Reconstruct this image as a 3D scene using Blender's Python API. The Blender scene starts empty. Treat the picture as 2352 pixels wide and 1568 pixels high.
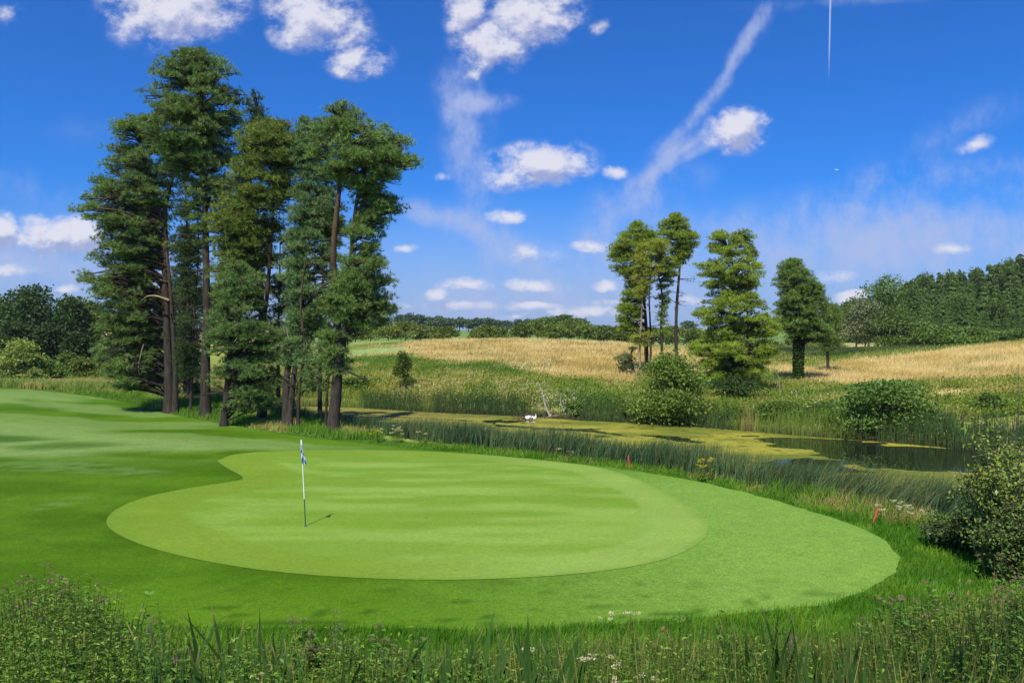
import bpy, math, random
import numpy as np
rng = np.random.default_rng(7)
random.seed(7)
F = 1829.0; CX = 1176.0; HY = 775.0; ZC = 4.62      # photograph 2352x1568: focal length, centre, horizon, eye height
WATER = -1.3
SUN_EL, SUN_AZ = 56.0, 199.0                       # degrees; azimuth of the sun clockwise from +Y
scene = bpy.context.scene
COL = scene.collection

def lin(r, g, b):
    f = lambda c: (c/255/12.92) if c/255 <= .04045 else ((c/255+.055)/1.055)**2.4
    return (f(r), f(g), f(b))
def P(px, py, d):
    return np.array([(px-CX)*d/F, d, ZC-(py-HY)*d/F])

# ---------------------------------------------------------------- noise
def _hash(ix, iy, s):
    h = (ix.astype(np.int64)*374761393 + iy.astype(np.int64)*668265263 + s*982451653) & 0x7fffffff
    h = ((h ^ (h >> 13))*1274126177) & 0x7fffffff
    return ((h ^ (h >> 16)) & 0xffff)/65535.0
def vnoise(x, y, s=0):
    x = np.asarray(x, float); y = np.asarray(y, float)
    ix = np.floor(x); iy = np.floor(y); fx = x-ix; fy = y-iy
    fx = fx*fx*(3-2*fx); fy = fy*fy*(3-2*fy)
    a = _hash(ix, iy, s); b = _hash(ix+1, iy, s); c = _hash(ix, iy+1, s); d = _hash(ix+1, iy+1, s)
    return (a*(1-fx)+b*fx)*(1-fy)+(c*(1-fx)+d*fx)*fy
def fbm(x, y, oct=4, s=0):
    t = 0; a = .5; n = 0
    for k in range(oct):
        t = t + a*vnoise(x*2**k, y*2**k, s+k*17); n += a; a *= .5
    return t/n
def sstep(a, b, x):
    t = np.clip((x-a)/(b-a), 0, 1); return t*t*(3-2*t)

# ---------------------------------------------------------------- polygons
def sdf(poly, x, y):
    """signed distance, positive inside"""
    poly = np.asarray(poly, float); x = np.asarray(x, float); y = np.asarray(y, float)
    d2 = np.full(x.shape, 1e18); inside = np.zeros(x.shape, bool)
    n = len(poly)
    for i in range(n):
        ax, ay = poly[i]; bx, by = poly[(i+1) % n]
        ex, ey = bx-ax, by-ay
        t = np.clip(((x-ax)*ex+(y-ay)*ey)/(ex*ex+ey*ey+1e-12), 0, 1)
        d2 = np.minimum(d2, (x-ax-t*ex)**2+(y-ay-t*ey)**2)
        c = ((ay > y) != (by > y))
        with np.errstate(divide='ignore', invalid='ignore'):
            xi = ax+(y-ay)/(by-ay+1e-15)*ex
        inside ^= c & (x < xi)
    d = np.sqrt(d2)
    return np.where(inside, d, -d)
def chaikin(p, k=2):
    p = np.asarray(p, float)
    for _ in range(k):
        q = np.roll(p, -1, 0); p = np.stack([.75*p+.25*q, .25*p+.75*q], 1).reshape(-1, 2)
    return p
def onplane(pts, z):
    return [((px-CX)*(ZC-z)/(py-HY), F*(ZC-z)/(py-HY)) for px, py in pts]

# ---------------------------------------------------------------- terrain
_pond_far = onplane([(560, 936), (640, 932), (740, 934), (830, 937), (960, 946), (1100, 952), (1200, 956), (1330, 966), (1480, 973), (1640, 984), (1800, 998), (1900, 1006), (2060, 1018), (2180, 1030), (2352, 1045)], WATER)
POND = chaikin(_pond_far + [(45, 36), (46, 20), (30, 19.5), (20, 20.5), (14.5, 22.6), (12, 25.4), (9.5, 28.9), (6.5, 32.2), (2.5, 35.6), (-1.5, 38.6), (-6, 43.5), (-12, 50), (-17, 58), (-23, 66)], 2)
_cp = [  # photo x, photo y, distance
    (500, 1060, 29.6), (1000, 1036, 32.4), (1628, 1212, 19.3), (800, 1329, 15.25), (700, 1200, 19.9), (1200, 1150, 22.5),
    (0, 885, 62), (200, 905, 58), (380, 947, 49), (470, 956, 46.5), (600, 972, 43), (765, 992, 39.0), (0, 1080, 26.8), (100, 980, 40), (-600, 1000, 36), (-900, 900, 55),
    (1000, 1030, 33.1), (1450, 1080, 27.7), (2010, 1215, 19.6), (2200, 1270, 17.3), (2400, 1330, 15.5), (2700, 1300, 17),
    (100, 892, 80), (250, 880, 90), (400, 880, 90), (0, 862, 112), (300, 855, 118), (-400, 860, 115), (-400, 890, 80), (550, 880, 90), (650, 850, 105), (650, 815, 125), (650, 790, 150),
    (830, 800, 130), (830, 842, 92), (1000, 850, 84), (1000, 815, 112), (1200, 830, 94), (1200, 800, 120), (1200, 783, 140), (1000, 784, 145), (1400, 788, 140), (1400, 830, 96),
    (1500, 880, 74), (1600, 905, 66), (1700, 800, 150), (1835, 882, 76), (1835, 915, 64), (2000, 900, 64), (2000, 862, 80), (1880, 851, 92), (2100, 815, 100), (2352, 792, 92), (2700, 770, 85),
    (2300, 900, 54), (2300, 860, 66), (2200, 960, 48), (1935, 803, 190), (1800, 818, 150), (2000, 800, 215), (1500, 800, 210), (1200, 786, 190), (900, 786, 190),
    (2200, 806, 170), (2500, 800, 170), (2352, 770, 230), (2100, 790, 230), (2500, 740, 300), (2352, 745, 300), (2000, 785, 300),
    (1100, 766, 350), (1700, 766, 350), (600, 766, 350), (1100, 760, 520), (1800, 755, 520), (400, 760, 520), (-300, 830, 180), (-300, 770, 400), (3000, 740, 400)]
_cw = [P(*c) for c in _cp]
_cw += [np.array(v, float) for v in [(0, 0, 2.9), (-10, 0, 2.9), (10, 0, 2.9), (0, -14, 3.4), (-20, -10, 3.4), (20, -10, 3.4), (0, 5, 1.72), (-7, 5, 1.75), (7, 5, 1.6), (0, 8, .75), (-6, 8, .75), (5, 8, .7), (8, 8, .7), (0, 10.5, .15), (-6, 10.5, .15), (6, 10.5, .1), (0, 12.5, 0), (-7, 12.5, .03), (6, 12.5, -.05), (9, 12.5, -.05), (-30, 12, .2),
      (-900, 900, 14), (0, 1000, 13), (900, 900, 16), (-2500, 2600, 20), (0, 2600, 22), (2500, 2600, 20), (-2500, 0, 6), (2500, 0, 8), (-900, 100, 3), (900, 100, 8), (400, 300, 10), (-300, 20, 1)]]
_cw = np.array(_cw)
def _fit(c):
    n = len(c); r = np.hypot(c[:, None, 0]-c[None, :, 0], c[:, None, 1]-c[None, :, 1])
    A = np.zeros((n+3, n+3)); A[:n, :n] = -r - np.eye(n)*-.15; A[:n, n] = 1; A[:n, n+1:] = c[:, :2]; A[n, :n] = 1; A[n+1:, :n] = c[:, :2].T
    b = np.zeros(n+3); b[:n] = c[:, 2]
    return np.linalg.solve(A, b)
_w = _fit(_cw)
def base_h(x, y):
    x = np.asarray(x, float); y = np.asarray(y, float); z = _w[-3]+_w[-2]*x+_w[-1]*y
    for (cx, cy, _), w in zip(_cw, _w[:-3]):
        z = z - w*np.sqrt((x-cx)**2+(y-cy)**2+1.0)
    return z
def terrain(x, y):
    x = np.asarray(x, float); y = np.asarray(y, float)
    z = base_h(x, y); s = sdf(POND, x, y)
    bank = np.where(s < 0, WATER-.05+(-s)*.38, WATER-.05-np.minimum(s, 3)*.25)
    k = .25; h = np.clip(.5+.5*(z-bank)/k, 0, 1)             # smooth minimum
    zz = z*(1-h)+bank*h-k*h*(1-h)
    return np.where(s > -12, zz, z)
def gz(x, y): return float(terrain(np.array([x]), np.array([y]))[0])
def G(px, py, d0=6, d1=600):
    """where the sight line through that photo point meets the ground"""
    d = np.geomspace(d0, d1, 3000); x = (px-CX)*d/F; z = ZC-(py-HY)*d/F
    h = terrain(x, d); k = np.argmax(z <= h)
    if z[k] > h[k]: k = len(d)-1
    return float(x[k]), float(d[k]), float(h[k])
def px_of(x, y, z): return CX+x*F/y, HY+(ZC-z)*F/y

# ---------------------------------------------------------------- meshes
class MB:
    """collects vertices, faces and vertex colours; build() links them as one mesh object"""
    def __init__(s): s.V = []; s.L = []; s.S = []; s.C = []; s.n = 0
    def add(s, v, f, c):
        v = np.asarray(v, float).reshape(-1, 3); f = np.asarray(f, np.int64)
        s.V.append(v); s.L.append((f+s.n).ravel()); s.S.append(np.full(len(f), f.shape[1]))
        c = np.asarray(c, float)
        s.C.append(np.broadcast_to(c, (len(v), 3)).copy() if c.ndim == 1 else c)
        s.n += len(v)
    def mesh(s, name, mat, smooth=True):
        me = bpy.data.meshes.new(name)
        V = np.concatenate(s.V); L = np.concatenate(s.L); S = np.concatenate(s.S); C = np.concatenate(s.C)
        me.vertices.add(len(V)); me.vertices.foreach_set('co', V.ravel().astype(np.float32))
        me.loops.add(len(L)); me.loops.foreach_set('vertex_index', L.astype(np.int32))
        me.polygons.add(len(S)); st = np.concatenate([[0], np.cumsum(S)[:-1]])
        me.polygons.foreach_set('loop_start', st.astype(np.int32)); me.polygons.foreach_set('loop_total', S.astype(np.int32))
        me.polygons.foreach_set('use_smooth', np.full(len(S), smooth))
        a = me.attributes.new('Col', 'FLOAT_COLOR', 'POINT')
        a.data.foreach_set('color', np.concatenate([C, np.ones((len(C), 1))], 1).ravel().astype(np.float32))
        me.update(calc_edges=True); me.materials.append(mat); return me
    def build(s, name, mat, parent=None, smooth=True, origin=None):
        if origin is not None:
            o = np.asarray(origin, float); s.V = [v-o for v in s.V]
        ob = bpy.data.objects.new(name, s.mesh(name, mat, smooth)); COL.objects.link(ob)
        if origin is not None: ob.location = origin
        if parent is not None: ob.parent = parent
        return ob
def tag(o, label=None, cat=None, group=None, kind=None):
    if label: o['label'] = label
    if cat: o['category'] = cat
    if group: o['group'] = group
    if kind: o['kind'] = kind
    return o
def thing(name, label, cat, loc, group=None):
    o = bpy.data.objects.new(name, None); COL.objects.link(o); o.location = loc; o.empty_display_size = .3
    return tag(o, label, cat, group)
def dup(root, loc, rz, sc, label, group=None):
    r = root.copy(); COL.objects.link(r); r.location = loc; r.rotation_euler = (0, 0, rz); r.scale = sc
    r['label'] = label
    if group: r['group'] = group
    for ch in list(root.children):
        c = ch.copy(); COL.objects.link(c); c.parent = r
        for g in ch.children:
            e = g.copy(); COL.objects.link(e); e.parent = c
    return r

def unit(v): return v/np.maximum(np.linalg.norm(v, axis=-1, keepdims=True), 1e-9)
def rdir(n): return unit(rng.normal(size=(n, 3)))
def tube(mb, pts, rad, sides=8, col=(.1, .1, .1), rough=0.0, cap=True):
    pts = np.asarray(pts, float); n = len(pts); rad = np.broadcast_to(np.asarray(rad, float), (n,))
    t = np.gradient(pts, axis=0); t = unit(t)
    ref = np.array([.31, .95, .05]); a = unit(np.cross(t, ref)); b = np.cross(t, a)
    th = np.arange(sides)/sides*2*np.pi
    r = rad[:, None]*(1+rough*(rng.random((n, sides))-.5))
    v = pts[:, None]+r[..., None]*(np.cos(th)[None, :, None]*a[:, None]+np.sin(th)[None, :, None]*b[:, None])
    i = np.arange(n-1)[:, None]*sides; j = np.arange(sides)[None]; k = (j+1) % sides
    f = np.stack([i+j, i+k, i+sides+k, i+sides+j], -1).reshape(-1, 4)
    c = np.asarray(col, float)
    if c.ndim == 2: c = np.repeat(c, sides, 0)
    mb.add(v.reshape(-1, 3), f, c)
    if cap:
        for kk, e in ((0, v[0]), (1, v[-1])):
            cc = np.asarray(col, float); cc = cc if cc.ndim == 1 else cc[0 if kk == 0 else -1]
            idx = np.arange(sides)[None]; mb.add(e, idx if kk else idx[:, ::-1], cc)
def smooth_path(p, m=4):
    """Catmull-Rom through the points"""
    p = np.asarray(p, float)
    if len(p) < 3: return np.array([p[0]+(p[-1]-p[0])*t for t in np.linspace(0, 1, m*2)])
    q = np.concatenate([[2*p[0]-p[1]], p, [2*p[-1]-p[-2]]]); out = []
    for i in range(1, len(q)-2):
        for t in np.linspace(0, 1, m, endpoint=False):
            a, b, c, d = q[i-1], q[i], q[i+1], q[i+2]
            out.append(.5*((2*b)+(-a+c)*t+(2*a-5*b+4*c-d)*t*t+(-a+3*b-3*c+d)*t**3))
    out.append(p[-1]); return np.array(out)
def ellipsoid(mb, c, r, col, nu=14, nv=9, bump=0.0):
    u = np.arange(nu)/nu*2*np.pi; v = np.linspace(0, np.pi, nv)
    d = np.stack([np.sin(v)[:, None]*np.cos(u), np.sin(v)[:, None]*np.sin(u), np.cos(v)[:, None]*np.ones(nu)], -1)
    d = d*(1+bump*(rng.random((nv, nu, 1))-.5))
    V = np.asarray(c)+d*np.asarray(r)
    i = np.arange(nv-1)[:, None]*nu; j = np.arange(nu)[None]; k = (j+1) % nu
    mb.add(V.reshape(-1, 3), np.stack([i+j, i+nu+j, i+nu+k, i+k], -1).reshape(-1, 4), col)
def jitter(col, n, amt=.25, hue=.12):
    c = np.asarray(col, float); c = np.broadcast_to(c, (n, 3))
    return np.clip(c*(1+amt*(rng.random((n, 1))*2-1))*(1+hue*(rng.random((n, 3))*2-1)), 0, 1)
def needles(mb, cen, nrm, L, W, k, col):
    """k needle bundles fan out of every tuft"""
    T = len(cen); c = np.repeat(cen, k, 0); n = np.repeat(nrm, k, 0)
    d = unit(n*.75+rdir(T*k)*.85); l = L*(.6+.7*rng.random((T*k, 1)))
    w = unit(np.cross(d, rdir(T*k)))*W*(.6+.8*rng.random((T*k, 1)))
    base = c+d*l*.08
    v = np.stack([base-w*.5, base+w*.5, c+d*l+w*.12, c+d*l-w*.12], 1)
    mb.add(v.reshape(-1, 3), np.arange(T*k*4).reshape(-1, 4), np.repeat(col, k*4, 0))
def leaves(mb, base, d, L, W, col, droop=.25, side=None):
    """pointed leaf: two quads folded along the length"""
    n = len(base); d = unit(d); L = np.broadcast_to(np.asarray(L, float).reshape(-1, 1), (n, 1)); W = np.broadcast_to(np.asarray(W, float).reshape(-1, 1), (n, 1))
    s = unit(np.cross(d, np.array([0, 0, 1.])+rdir(n)*.5)) if side is None else side
    dn = np.array([0, 0, -1.])
    mid = base+d*L*.5+dn*L*droop*.15; tip = base+d*L+dn*L*droop*.7
    v = np.stack([base, mid-s*W*.5, tip, mid+s*W*.5], 1)
    mb.add(v.reshape(-1, 3), np.arange(n*4).reshape(-1, 4), np.repeat(col, 4, 0))
def blades(mb, base, H, W, lean, col, tipcol=None, seg=3, up=None):
    """grass or reed blades; lean = sideways offset of the tip (n,3)"""
    n = len(base); H = np.broadcast_to(np.asarray(H, float).reshape(-1, 1), (n, 1)); W = np.broadcast_to(np.asarray(W, float).reshape(-1, 1), (n, 1))
    a = rng.random((n, 1))*np.pi; a = a*.6-.3*np.pi
    s = np.concatenate([np.cos(a), np.sin(a), np.zeros((n, 1))], 1)
    tc = col if tipcol is None else tipcol
    V = []; C = []
    for i in range(seg+1):
        t = i/seg; p = base+np.array([0, 0, 1.])*H*(t-.12*t*t*np.minimum(np.linalg.norm(lean, axis=1, keepdims=True)/np.maximum(H, .01), 2))+lean*t*t
        w = W*(1-t)**.6 if i < seg else W*.08
        V += [p-s*w*.5, p+s*w*.5]; cc = col*(1-t)+tc*t; C += [cc, cc]
    V = np.stack(V, 1); C = np.stack(C, 1); m = 2*(seg+1)
    o = np.arange(n)[:, None]*m
    f = np.concatenate([np.stack([o[:, 0]+2*i, o[:, 0]+2*i+1, o[:, 0]+2*i+3, o[:, 0]+2*i+2], -1) for i in range(seg)])
    mb.add(V.reshape(-1, 3), f, C.reshape(-1, 3))

def clip_sheet(x0, x1, y0, y1, step, field, dz, zf=terrain):
    """a sheet on a lattice cut along field = 0 (field positive inside)"""
    xs = np.arange(round(x0/step), round(x1/step)+1)*step; ys = np.arange(round(y0/step), round(y1/step)+1)*step
    X, Y = np.meshgrid(xs, ys); ny, nx = X.shape; S = field(X, Y)
    idx = np.arange(nx*ny).reshape(ny, nx)
    t1 = np.stack([idx[:-1, :-1], idx[:-1, 1:], idx[1:, 1:]], -1).reshape(-1, 3); t2 = np.stack([idx[:-1, :-1], idx[1:, 1:], idx[1:, :-1]], -1).reshape(-1, 3)
    T = np.concatenate([t1, t2]); s = S.ravel(); ins = (s[T] > 0).sum(1)
    pts = [np.stack([X.ravel(), Y.ravel(), zf(X.ravel(), Y.ravel())], 1)]; n = nx*ny; tris = [T[ins == 3]]; extra = []; et = []; cache = {}
    co = pts[0]
    def cut(a, b):
        key = (min(a, b), max(a, b))
        if key not in cache:
            t = s[a]/(s[a]-s[b]); extra.append(co[a]+(co[b]-co[a])*t); cache[key] = n+len(extra)-1
        return cache[key]
    for tri in T[(ins == 1) | (ins == 2)]:
        poly = []
        for a, b in ((0, 1), (1, 2), (2, 0)):
            ia, ib = int(tri[a]), int(tri[b])
            if s[ia] > 0: poly.append(ia)
            if (s[ia] > 0) != (s[ib] > 0): poly.append(cut(ia, ib))
        for q in range(1, len(poly)-1): et.append((poly[0], poly[q], poly[q+1]))
    allv = np.concatenate([co]+([np.array(extra)] if extra else []))
    tris = np.concatenate(tris+([np.array(et)] if et else []))
    used = np.unique(tris); rm = np.full(len(allv), -1); rm[used] = np.arange(len(used))
    v = allv[used].copy(); v[:, 2] += dz
    return v, rm[tris]
# ---------------------------------------------------------------- materials
def new_mat(name):
    m = bpy.data.materials.new(name); m.use_nodes = True; m.node_tree.nodes.clear()
    return m, m.node_tree.nodes, m.node_tree.links
def nd(N, t, **kw):
    n = N.new(t)
    for k, v in kw.items():
        if k.startswith('i_'): n.inputs[int(k[2:]) if k[2:].isdigit() else k[2:].replace('_', ' ')].default_value = v
        else: setattr(n, k, v)
    return n
def foliage_mat(name, trans=.35, rough=.55, spec=.25, nscale=0.0, namp=0.0, tgain=(1.15, 1.25, .7)):
    m, N, K = new_mat(name)
    at = nd(N, 'ShaderNodeAttribute', attribute_name='Col'); col = at.outputs['Color']
    if namp:
        tc = nd(N, 'ShaderNodeTexCoord'); no = nd(N, 'ShaderNodeTexNoise'); no.inputs['Scale'].default_value = nscale; no.inputs['Detail'].default_value = 3
        K.new(tc.outputs['Object'], no.inputs['Vector'])
        mr = nd(N, 'ShaderNodeMapRange'); mr.inputs[1].default_value = .3; mr.inputs[2].default_value = .7; mr.inputs[3].default_value = 1-namp; mr.inputs[4].default_value = 1+namp
        K.new(no.outputs['Fac'], mr.inputs[0])
        mx = nd(N, 'ShaderNodeMix', data_type='RGBA', blend_type='MULTIPLY'); mx.inputs[0].default_value = 1
        K.new(col, mx.inputs[6]); K.new(mr.outputs[0], mx.inputs[7]); col = mx.outputs[2]
    p = nd(N, 'ShaderNodeBsdfPrincipled'); p.inputs['Roughness'].default_value = rough; p.inputs['Specular IOR Level'].default_value = spec
    K.new(col, p.inputs['Base Color']); out = nd(N, 'ShaderNodeOutputMaterial')
    if trans:
        t = nd(N, 'ShaderNodeBsdfTranslucent'); g = nd(N, 'ShaderNodeMix', data_type='RGBA', blend_type='MULTIPLY'); g.inputs[0].default_value = 1
        K.new(col, g.inputs[6]); g.inputs[7].default_value = (*tgain, 1); K.new(g.outputs[2], t.inputs['Color'])
        mx = nd(N, 'ShaderNodeMixShader'); mx.inputs[0].default_value = trans
        K.new(p.outputs[0], mx.inputs[1]); K.new(t.outputs[0], mx.inputs[2]); K.new(mx.outputs[0], out.inputs[0])
    else: K.new(p.outputs[0], out.inputs[0])
    return m
def solid_mat(name, rough=.8, spec=.2, scale=(6, 6, 6), amp=.35, bump=.0, detail=5, metal=0):
    """vertex colour broken up by world-scale noise"""
    m, N, K = new_mat(name)
    at = nd(N, 'ShaderNodeAttribute', attribute_name='Col'); tc = nd(N, 'ShaderNodeTexCoord'); mp = nd(N, 'ShaderNodeMapping'); mp.inputs['Scale'].default_value = scale
    no = nd(N, 'ShaderNodeTexNoise'); no.inputs['Scale'].default_value = 1; no.inputs['Detail'].default_value = detail; no.inputs['Roughness'].default_value = .65
    K.new(tc.outputs['Object'], mp.inputs[0]); K.new(mp.outputs[0], no.inputs['Vector'])
    mr = nd(N, 'ShaderNodeMapRange'); mr.inputs[1].default_value = .3; mr.inputs[2].default_value = .7; mr.inputs[3].default_value = 1-amp; mr.inputs[4].default_value = 1+amp
    K.new(no.outputs['Fac'], mr.inputs[0])
    mx = nd(N, 'ShaderNodeMix', data_type='RGBA', blend_type='MULTIPLY'); mx.inputs[0].default_value = 1
    K.new(at.outputs['Color'], mx.inputs[6]); K.new(mr.outputs[0], mx.inputs[7])
    p = nd(N, 'ShaderNodeBsdfPrincipled'); p.inputs['Roughness'].default_value = rough; p.inputs['Specular IOR Level'].default_value = spec; p.inputs['Metallic'].default_value = metal
    K.new(mx.outputs[2], p.inputs['Base Color'])
    if bump:
        b = nd(N, 'ShaderNodeBump'); b.inputs['Strength'].default_value = bump; b.inputs['Distance'].default_value = .05
        K.new(no.outputs['Fac'], b.inputs['Height']); K.new(b.outputs[0], p.inputs['Normal'])
    out = nd(N, 'ShaderNodeOutputMaterial'); K.new(p.outputs[0], out.inputs[0]); return m
def turf_mat(name, fine, amp, bump, stretch=(1, 1, 1), rough=.75):
    """short grass: vertex colour times three scales of noise, grain made of tiny blades"""
    m, N, K = new_mat(name)
    at = nd(N, 'ShaderNodeAttribute', attribute_name='Col'); tc = nd(N, 'ShaderNodeTexCoord')
    tot = None
    for sc, a, det in ((fine, amp, 2), (fine*.3, amp*.42, 3), (fine*.05, amp*.3, 4)):
        mp = nd(N, 'ShaderNodeMapping'); mp.inputs['Scale'].default_value = [sc*s for s in stretch]; K.new(tc.outputs['Object'], mp.inputs[0])
        no = nd(N, 'ShaderNodeTexNoise'); no.inputs['Scale'].default_value = 1; no.inputs['Detail'].default_value = det; no.inputs['Roughness'].default_value = .7
        K.new(mp.outputs[0], no.inputs['Vector'])
        mr = nd(N, 'ShaderNodeMapRange'); mr.inputs[1].default_value = .25; mr.inputs[2].default_value = .75; mr.inputs[3].default_value = 1-a; mr.inputs[4].default_value = 1+a
        K.new(no.outputs['Fac'], mr.inputs[0])
        if tot is None: tot = mr.outputs[0]; first = no
        else:
            mu = nd(N, 'ShaderNodeMath', operation='MULTIPLY'); K.new(tot, mu.inputs[0]); K.new(mr.outputs[0], mu.inputs[1]); tot = mu.outputs[0]
    mx = nd(N, 'ShaderNodeMix', data_type='RGBA', blend_type='MULTIPLY'); mx.inputs[0].default_value = 1
    K.new(at.outputs['Color'], mx.inputs[6]); K.new(tot, mx.inputs[7])
    p = nd(N, 'ShaderNodeBsdfPrincipled'); p.inputs['Roughness'].default_value = rough; p.inputs['Specular IOR Level'].default_value = .02
    K.new(mx.outputs[2], p.inputs['Base Color'])
    b = nd(N, 'ShaderNodeBump'); b.inputs['Strength'].default_value = bump; b.inputs['Distance'].default_value = .03
    K.new(tot, b.inputs['Height']); K.new(b.outputs[0], p.inputs['Normal'])
    out = nd(N, 'ShaderNodeOutputMaterial'); K.new(p.outputs[0], out.inputs[0]); return m
M_GROUND = solid_mat('meadow_soil', .9, .1, (2.2, 2.2, 2.2), .4, .6)
M_LAWN = turf_mat('mown_grass', 26, .38, .4)
M_GREEN = turf_mat('putting_turf', 20, .2, .12, (.7, 1.2, 1))
M_GRASS = foliage_mat('grass_blades', .4, .5, .2)
M_LEAF = foliage_mat('leaf', .22, .45, .35)
M_FARLEAF = foliage_mat('tree_leaf', .3, .6, .2)
M_NEEDLE = foliage_mat('pine_needle', .22, .5, .3)
M_BARK = solid_mat('bark', .9, .1, (9, 9, 1.6), .55, 1.0)
M_DEADWOOD = solid_mat('dead_wood', .8, .15, (14, 14, 3), .4, .5)
M_PAINT = solid_mat('paint', .45, .4, (20, 20, 20), .06)
M_FEATHER = solid_mat('feathers', .8, .1, (12, 12, 12), .05)
M_FLOWER = foliage_mat('petals', .3, .7, .1)

# ---------------------------------------------------------------- zones of the ground
def gp(pts): return np.array([G(px, py)[:2] for px, py in pts])
GREEN = chaikin(onplane([(562, 1101), (552, 1092), (524, 1078), (500, 1062), (497, 1055), (530, 1045), (610, 1037), (700, 1034), (820, 1033), (950, 1035), (1100, 1042), (1250, 1056), (1376, 1071), (1450, 1094), (1520, 1123), (1580, 1157), (1620, 1192), (1628, 1214), (1618, 1236), (1580, 1260), (1520, 1281), (1430, 1299), (1300, 1314), (1150, 1324), (1000, 1329), (850, 1328), (700, 1319), (560, 1303), (440, 1283), (340, 1260), (275, 1235), (245, 1214), (244, 1196), (262, 1176), (305, 1154), (375, 1134), (460, 1118), (535, 1107)], 0), 1)
LAWN = chaikin(np.concatenate([gp([(200, 908), (300, 927), (380, 950), (500, 972), (620, 992), (700, 1004), (765, 1012), (880, 1024), (1000, 1036), (1110, 1043), (1250, 1058), (1376, 1069), (1450, 1081), (1600, 1104), (1750, 1141), (1900, 1186), (1960, 1204), (2012, 1228), (2050, 1254), (2070, 1282), (2064, 1308), (2040, 1333), (1990, 1360), (1900, 1390), (1750, 1407), (1500, 1430), (1300, 1441), (1100, 1446), (900, 1446), (600, 1444), (300, 1440), (0, 1430)]), [(-14, 11.6), (-60, 16), (-70, 60)], gp([(-120, 890), (0, 888)])]), 2)
def onto(pts):  # the same, closed, for patches lying on the terrain
    return gp(pts)
MEADOW_GOLD = [gp([(850, 812), (960, 822), (1000, 845), (1150, 838), (1220, 862), (1420, 878), (1490, 868), (1600, 862), (1720, 855), (1700, 810), (1500, 803), (1440, 793), (1300, 785), (1200, 783), (1000, 786), (880, 793)]),
               gp([(1750, 870), (1850, 884), (2000, 893), (2100, 890), (2230, 905), (2352, 880), (2700, 900), (2700, 780), (2352, 792), (2100, 815), (1950, 838), (1880, 851), (1760, 845)])]
PALE_GREEN = gp([(800, 803), (930, 797), (955, 806), (900, 814), (800, 818)])
FAR_GOLD = gp([(1920, 796), (1990, 792), (2030, 800), (2010, 812), (1920, 814)])
BANK_DARK = gp([(1750, 880), (1880, 882), (1980, 890), (1960, 910), (1780, 925)])
def mixc(a, b, t):
    t = np.asarray(t)[..., None]; return np.asarray(a)*(1-t)+np.asarray(b)*t
C_GOLD = np.array(lin(224, 200, 132))*.62; C_GOLD2 = np.array(lin(208, 180, 112))*.6; C_BANK = np.array(lin(126, 146, 58))*.75; C_BANK2 = np.array(lin(156, 156, 78))*.8
C_MUD = np.array(lin(62, 60, 38))*.6; C_RUSH = np.array(lin(120, 140, 65))*.7
def gold_amount(x, y):
    s = np.full(np.shape(x), -1e3)
    for p in MEADOW_GOLD: s = np.maximum(s, sdf(p, x, y))
    n = (fbm(x/5, y/7, 4, 3)-.5)*16
    return sstep(-3.0, 3.5, s+n)
def ground_colour(x, y):
    n1 = fbm(x/3, y/4, 4, 1); n2 = fbm(x/11, y/16, 4, 9); n3 = fbm(x/.8, y/.9, 3, 5)
    c = mixc(C_BANK, C_BANK2, sstep(.3, .7, n1))
    c = mixc(c, np.array(lin(98, 128, 46))*.6, sstep(.5, .75, n2))
    g = mixc(C_GOLD, C_GOLD2, sstep(.35, .7, n1)); c = mixc(c, g, gold_amount(x, y))
    c = mixc(c, np.array(lin(150, 175, 95))*.75, sstep(-1.5, 1.5, sdf(PALE_GREEN, x, y)))
    f = sstep(170, 230, y)*(1-0)
    c = mixc(c, mixc(np.array(lin(120, 150, 80))*.7, np.array(lin(205, 180, 120))*.75, sstep(.48, .56, vnoise(x/90, y/70, 21))), f)
    c = mixc(c, np.array(lin(216, 190, 128))*.78, sstep(-4, 2, sdf(FAR_GOLD, x, y)))
    far = mixc(np.array(lin(120, 150, 75))*.7, np.array(lin(215, 190, 135))*.75, sstep(-60, -90, x)); c = mixc(c, far, sstep(240, 280, y))
    near = sstep(13, 10.5, y); c = mixc(c, np.array(lin(70, 62, 40))*.6, near*.75)
    left = sstep(-12, -20, x)*sstep(58, 70, y)*sstep(130, 110, y); c = mixc(c, mixc(C_RUSH, np.array(lin(150, 125, 80))*.7, sstep(.45, .6, n1)), left)
    s = sdf(POND, x, y); c = mixc(c, C_MUD, sstep(-2.2, -.3, s))
    c = mixc(c, np.array(lin(84, 128, 30))*.5, sstep(-2.4, -1.2, sdf(LAWN, x, y)))
    return c*(.8+.4*n3)[..., None]

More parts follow.
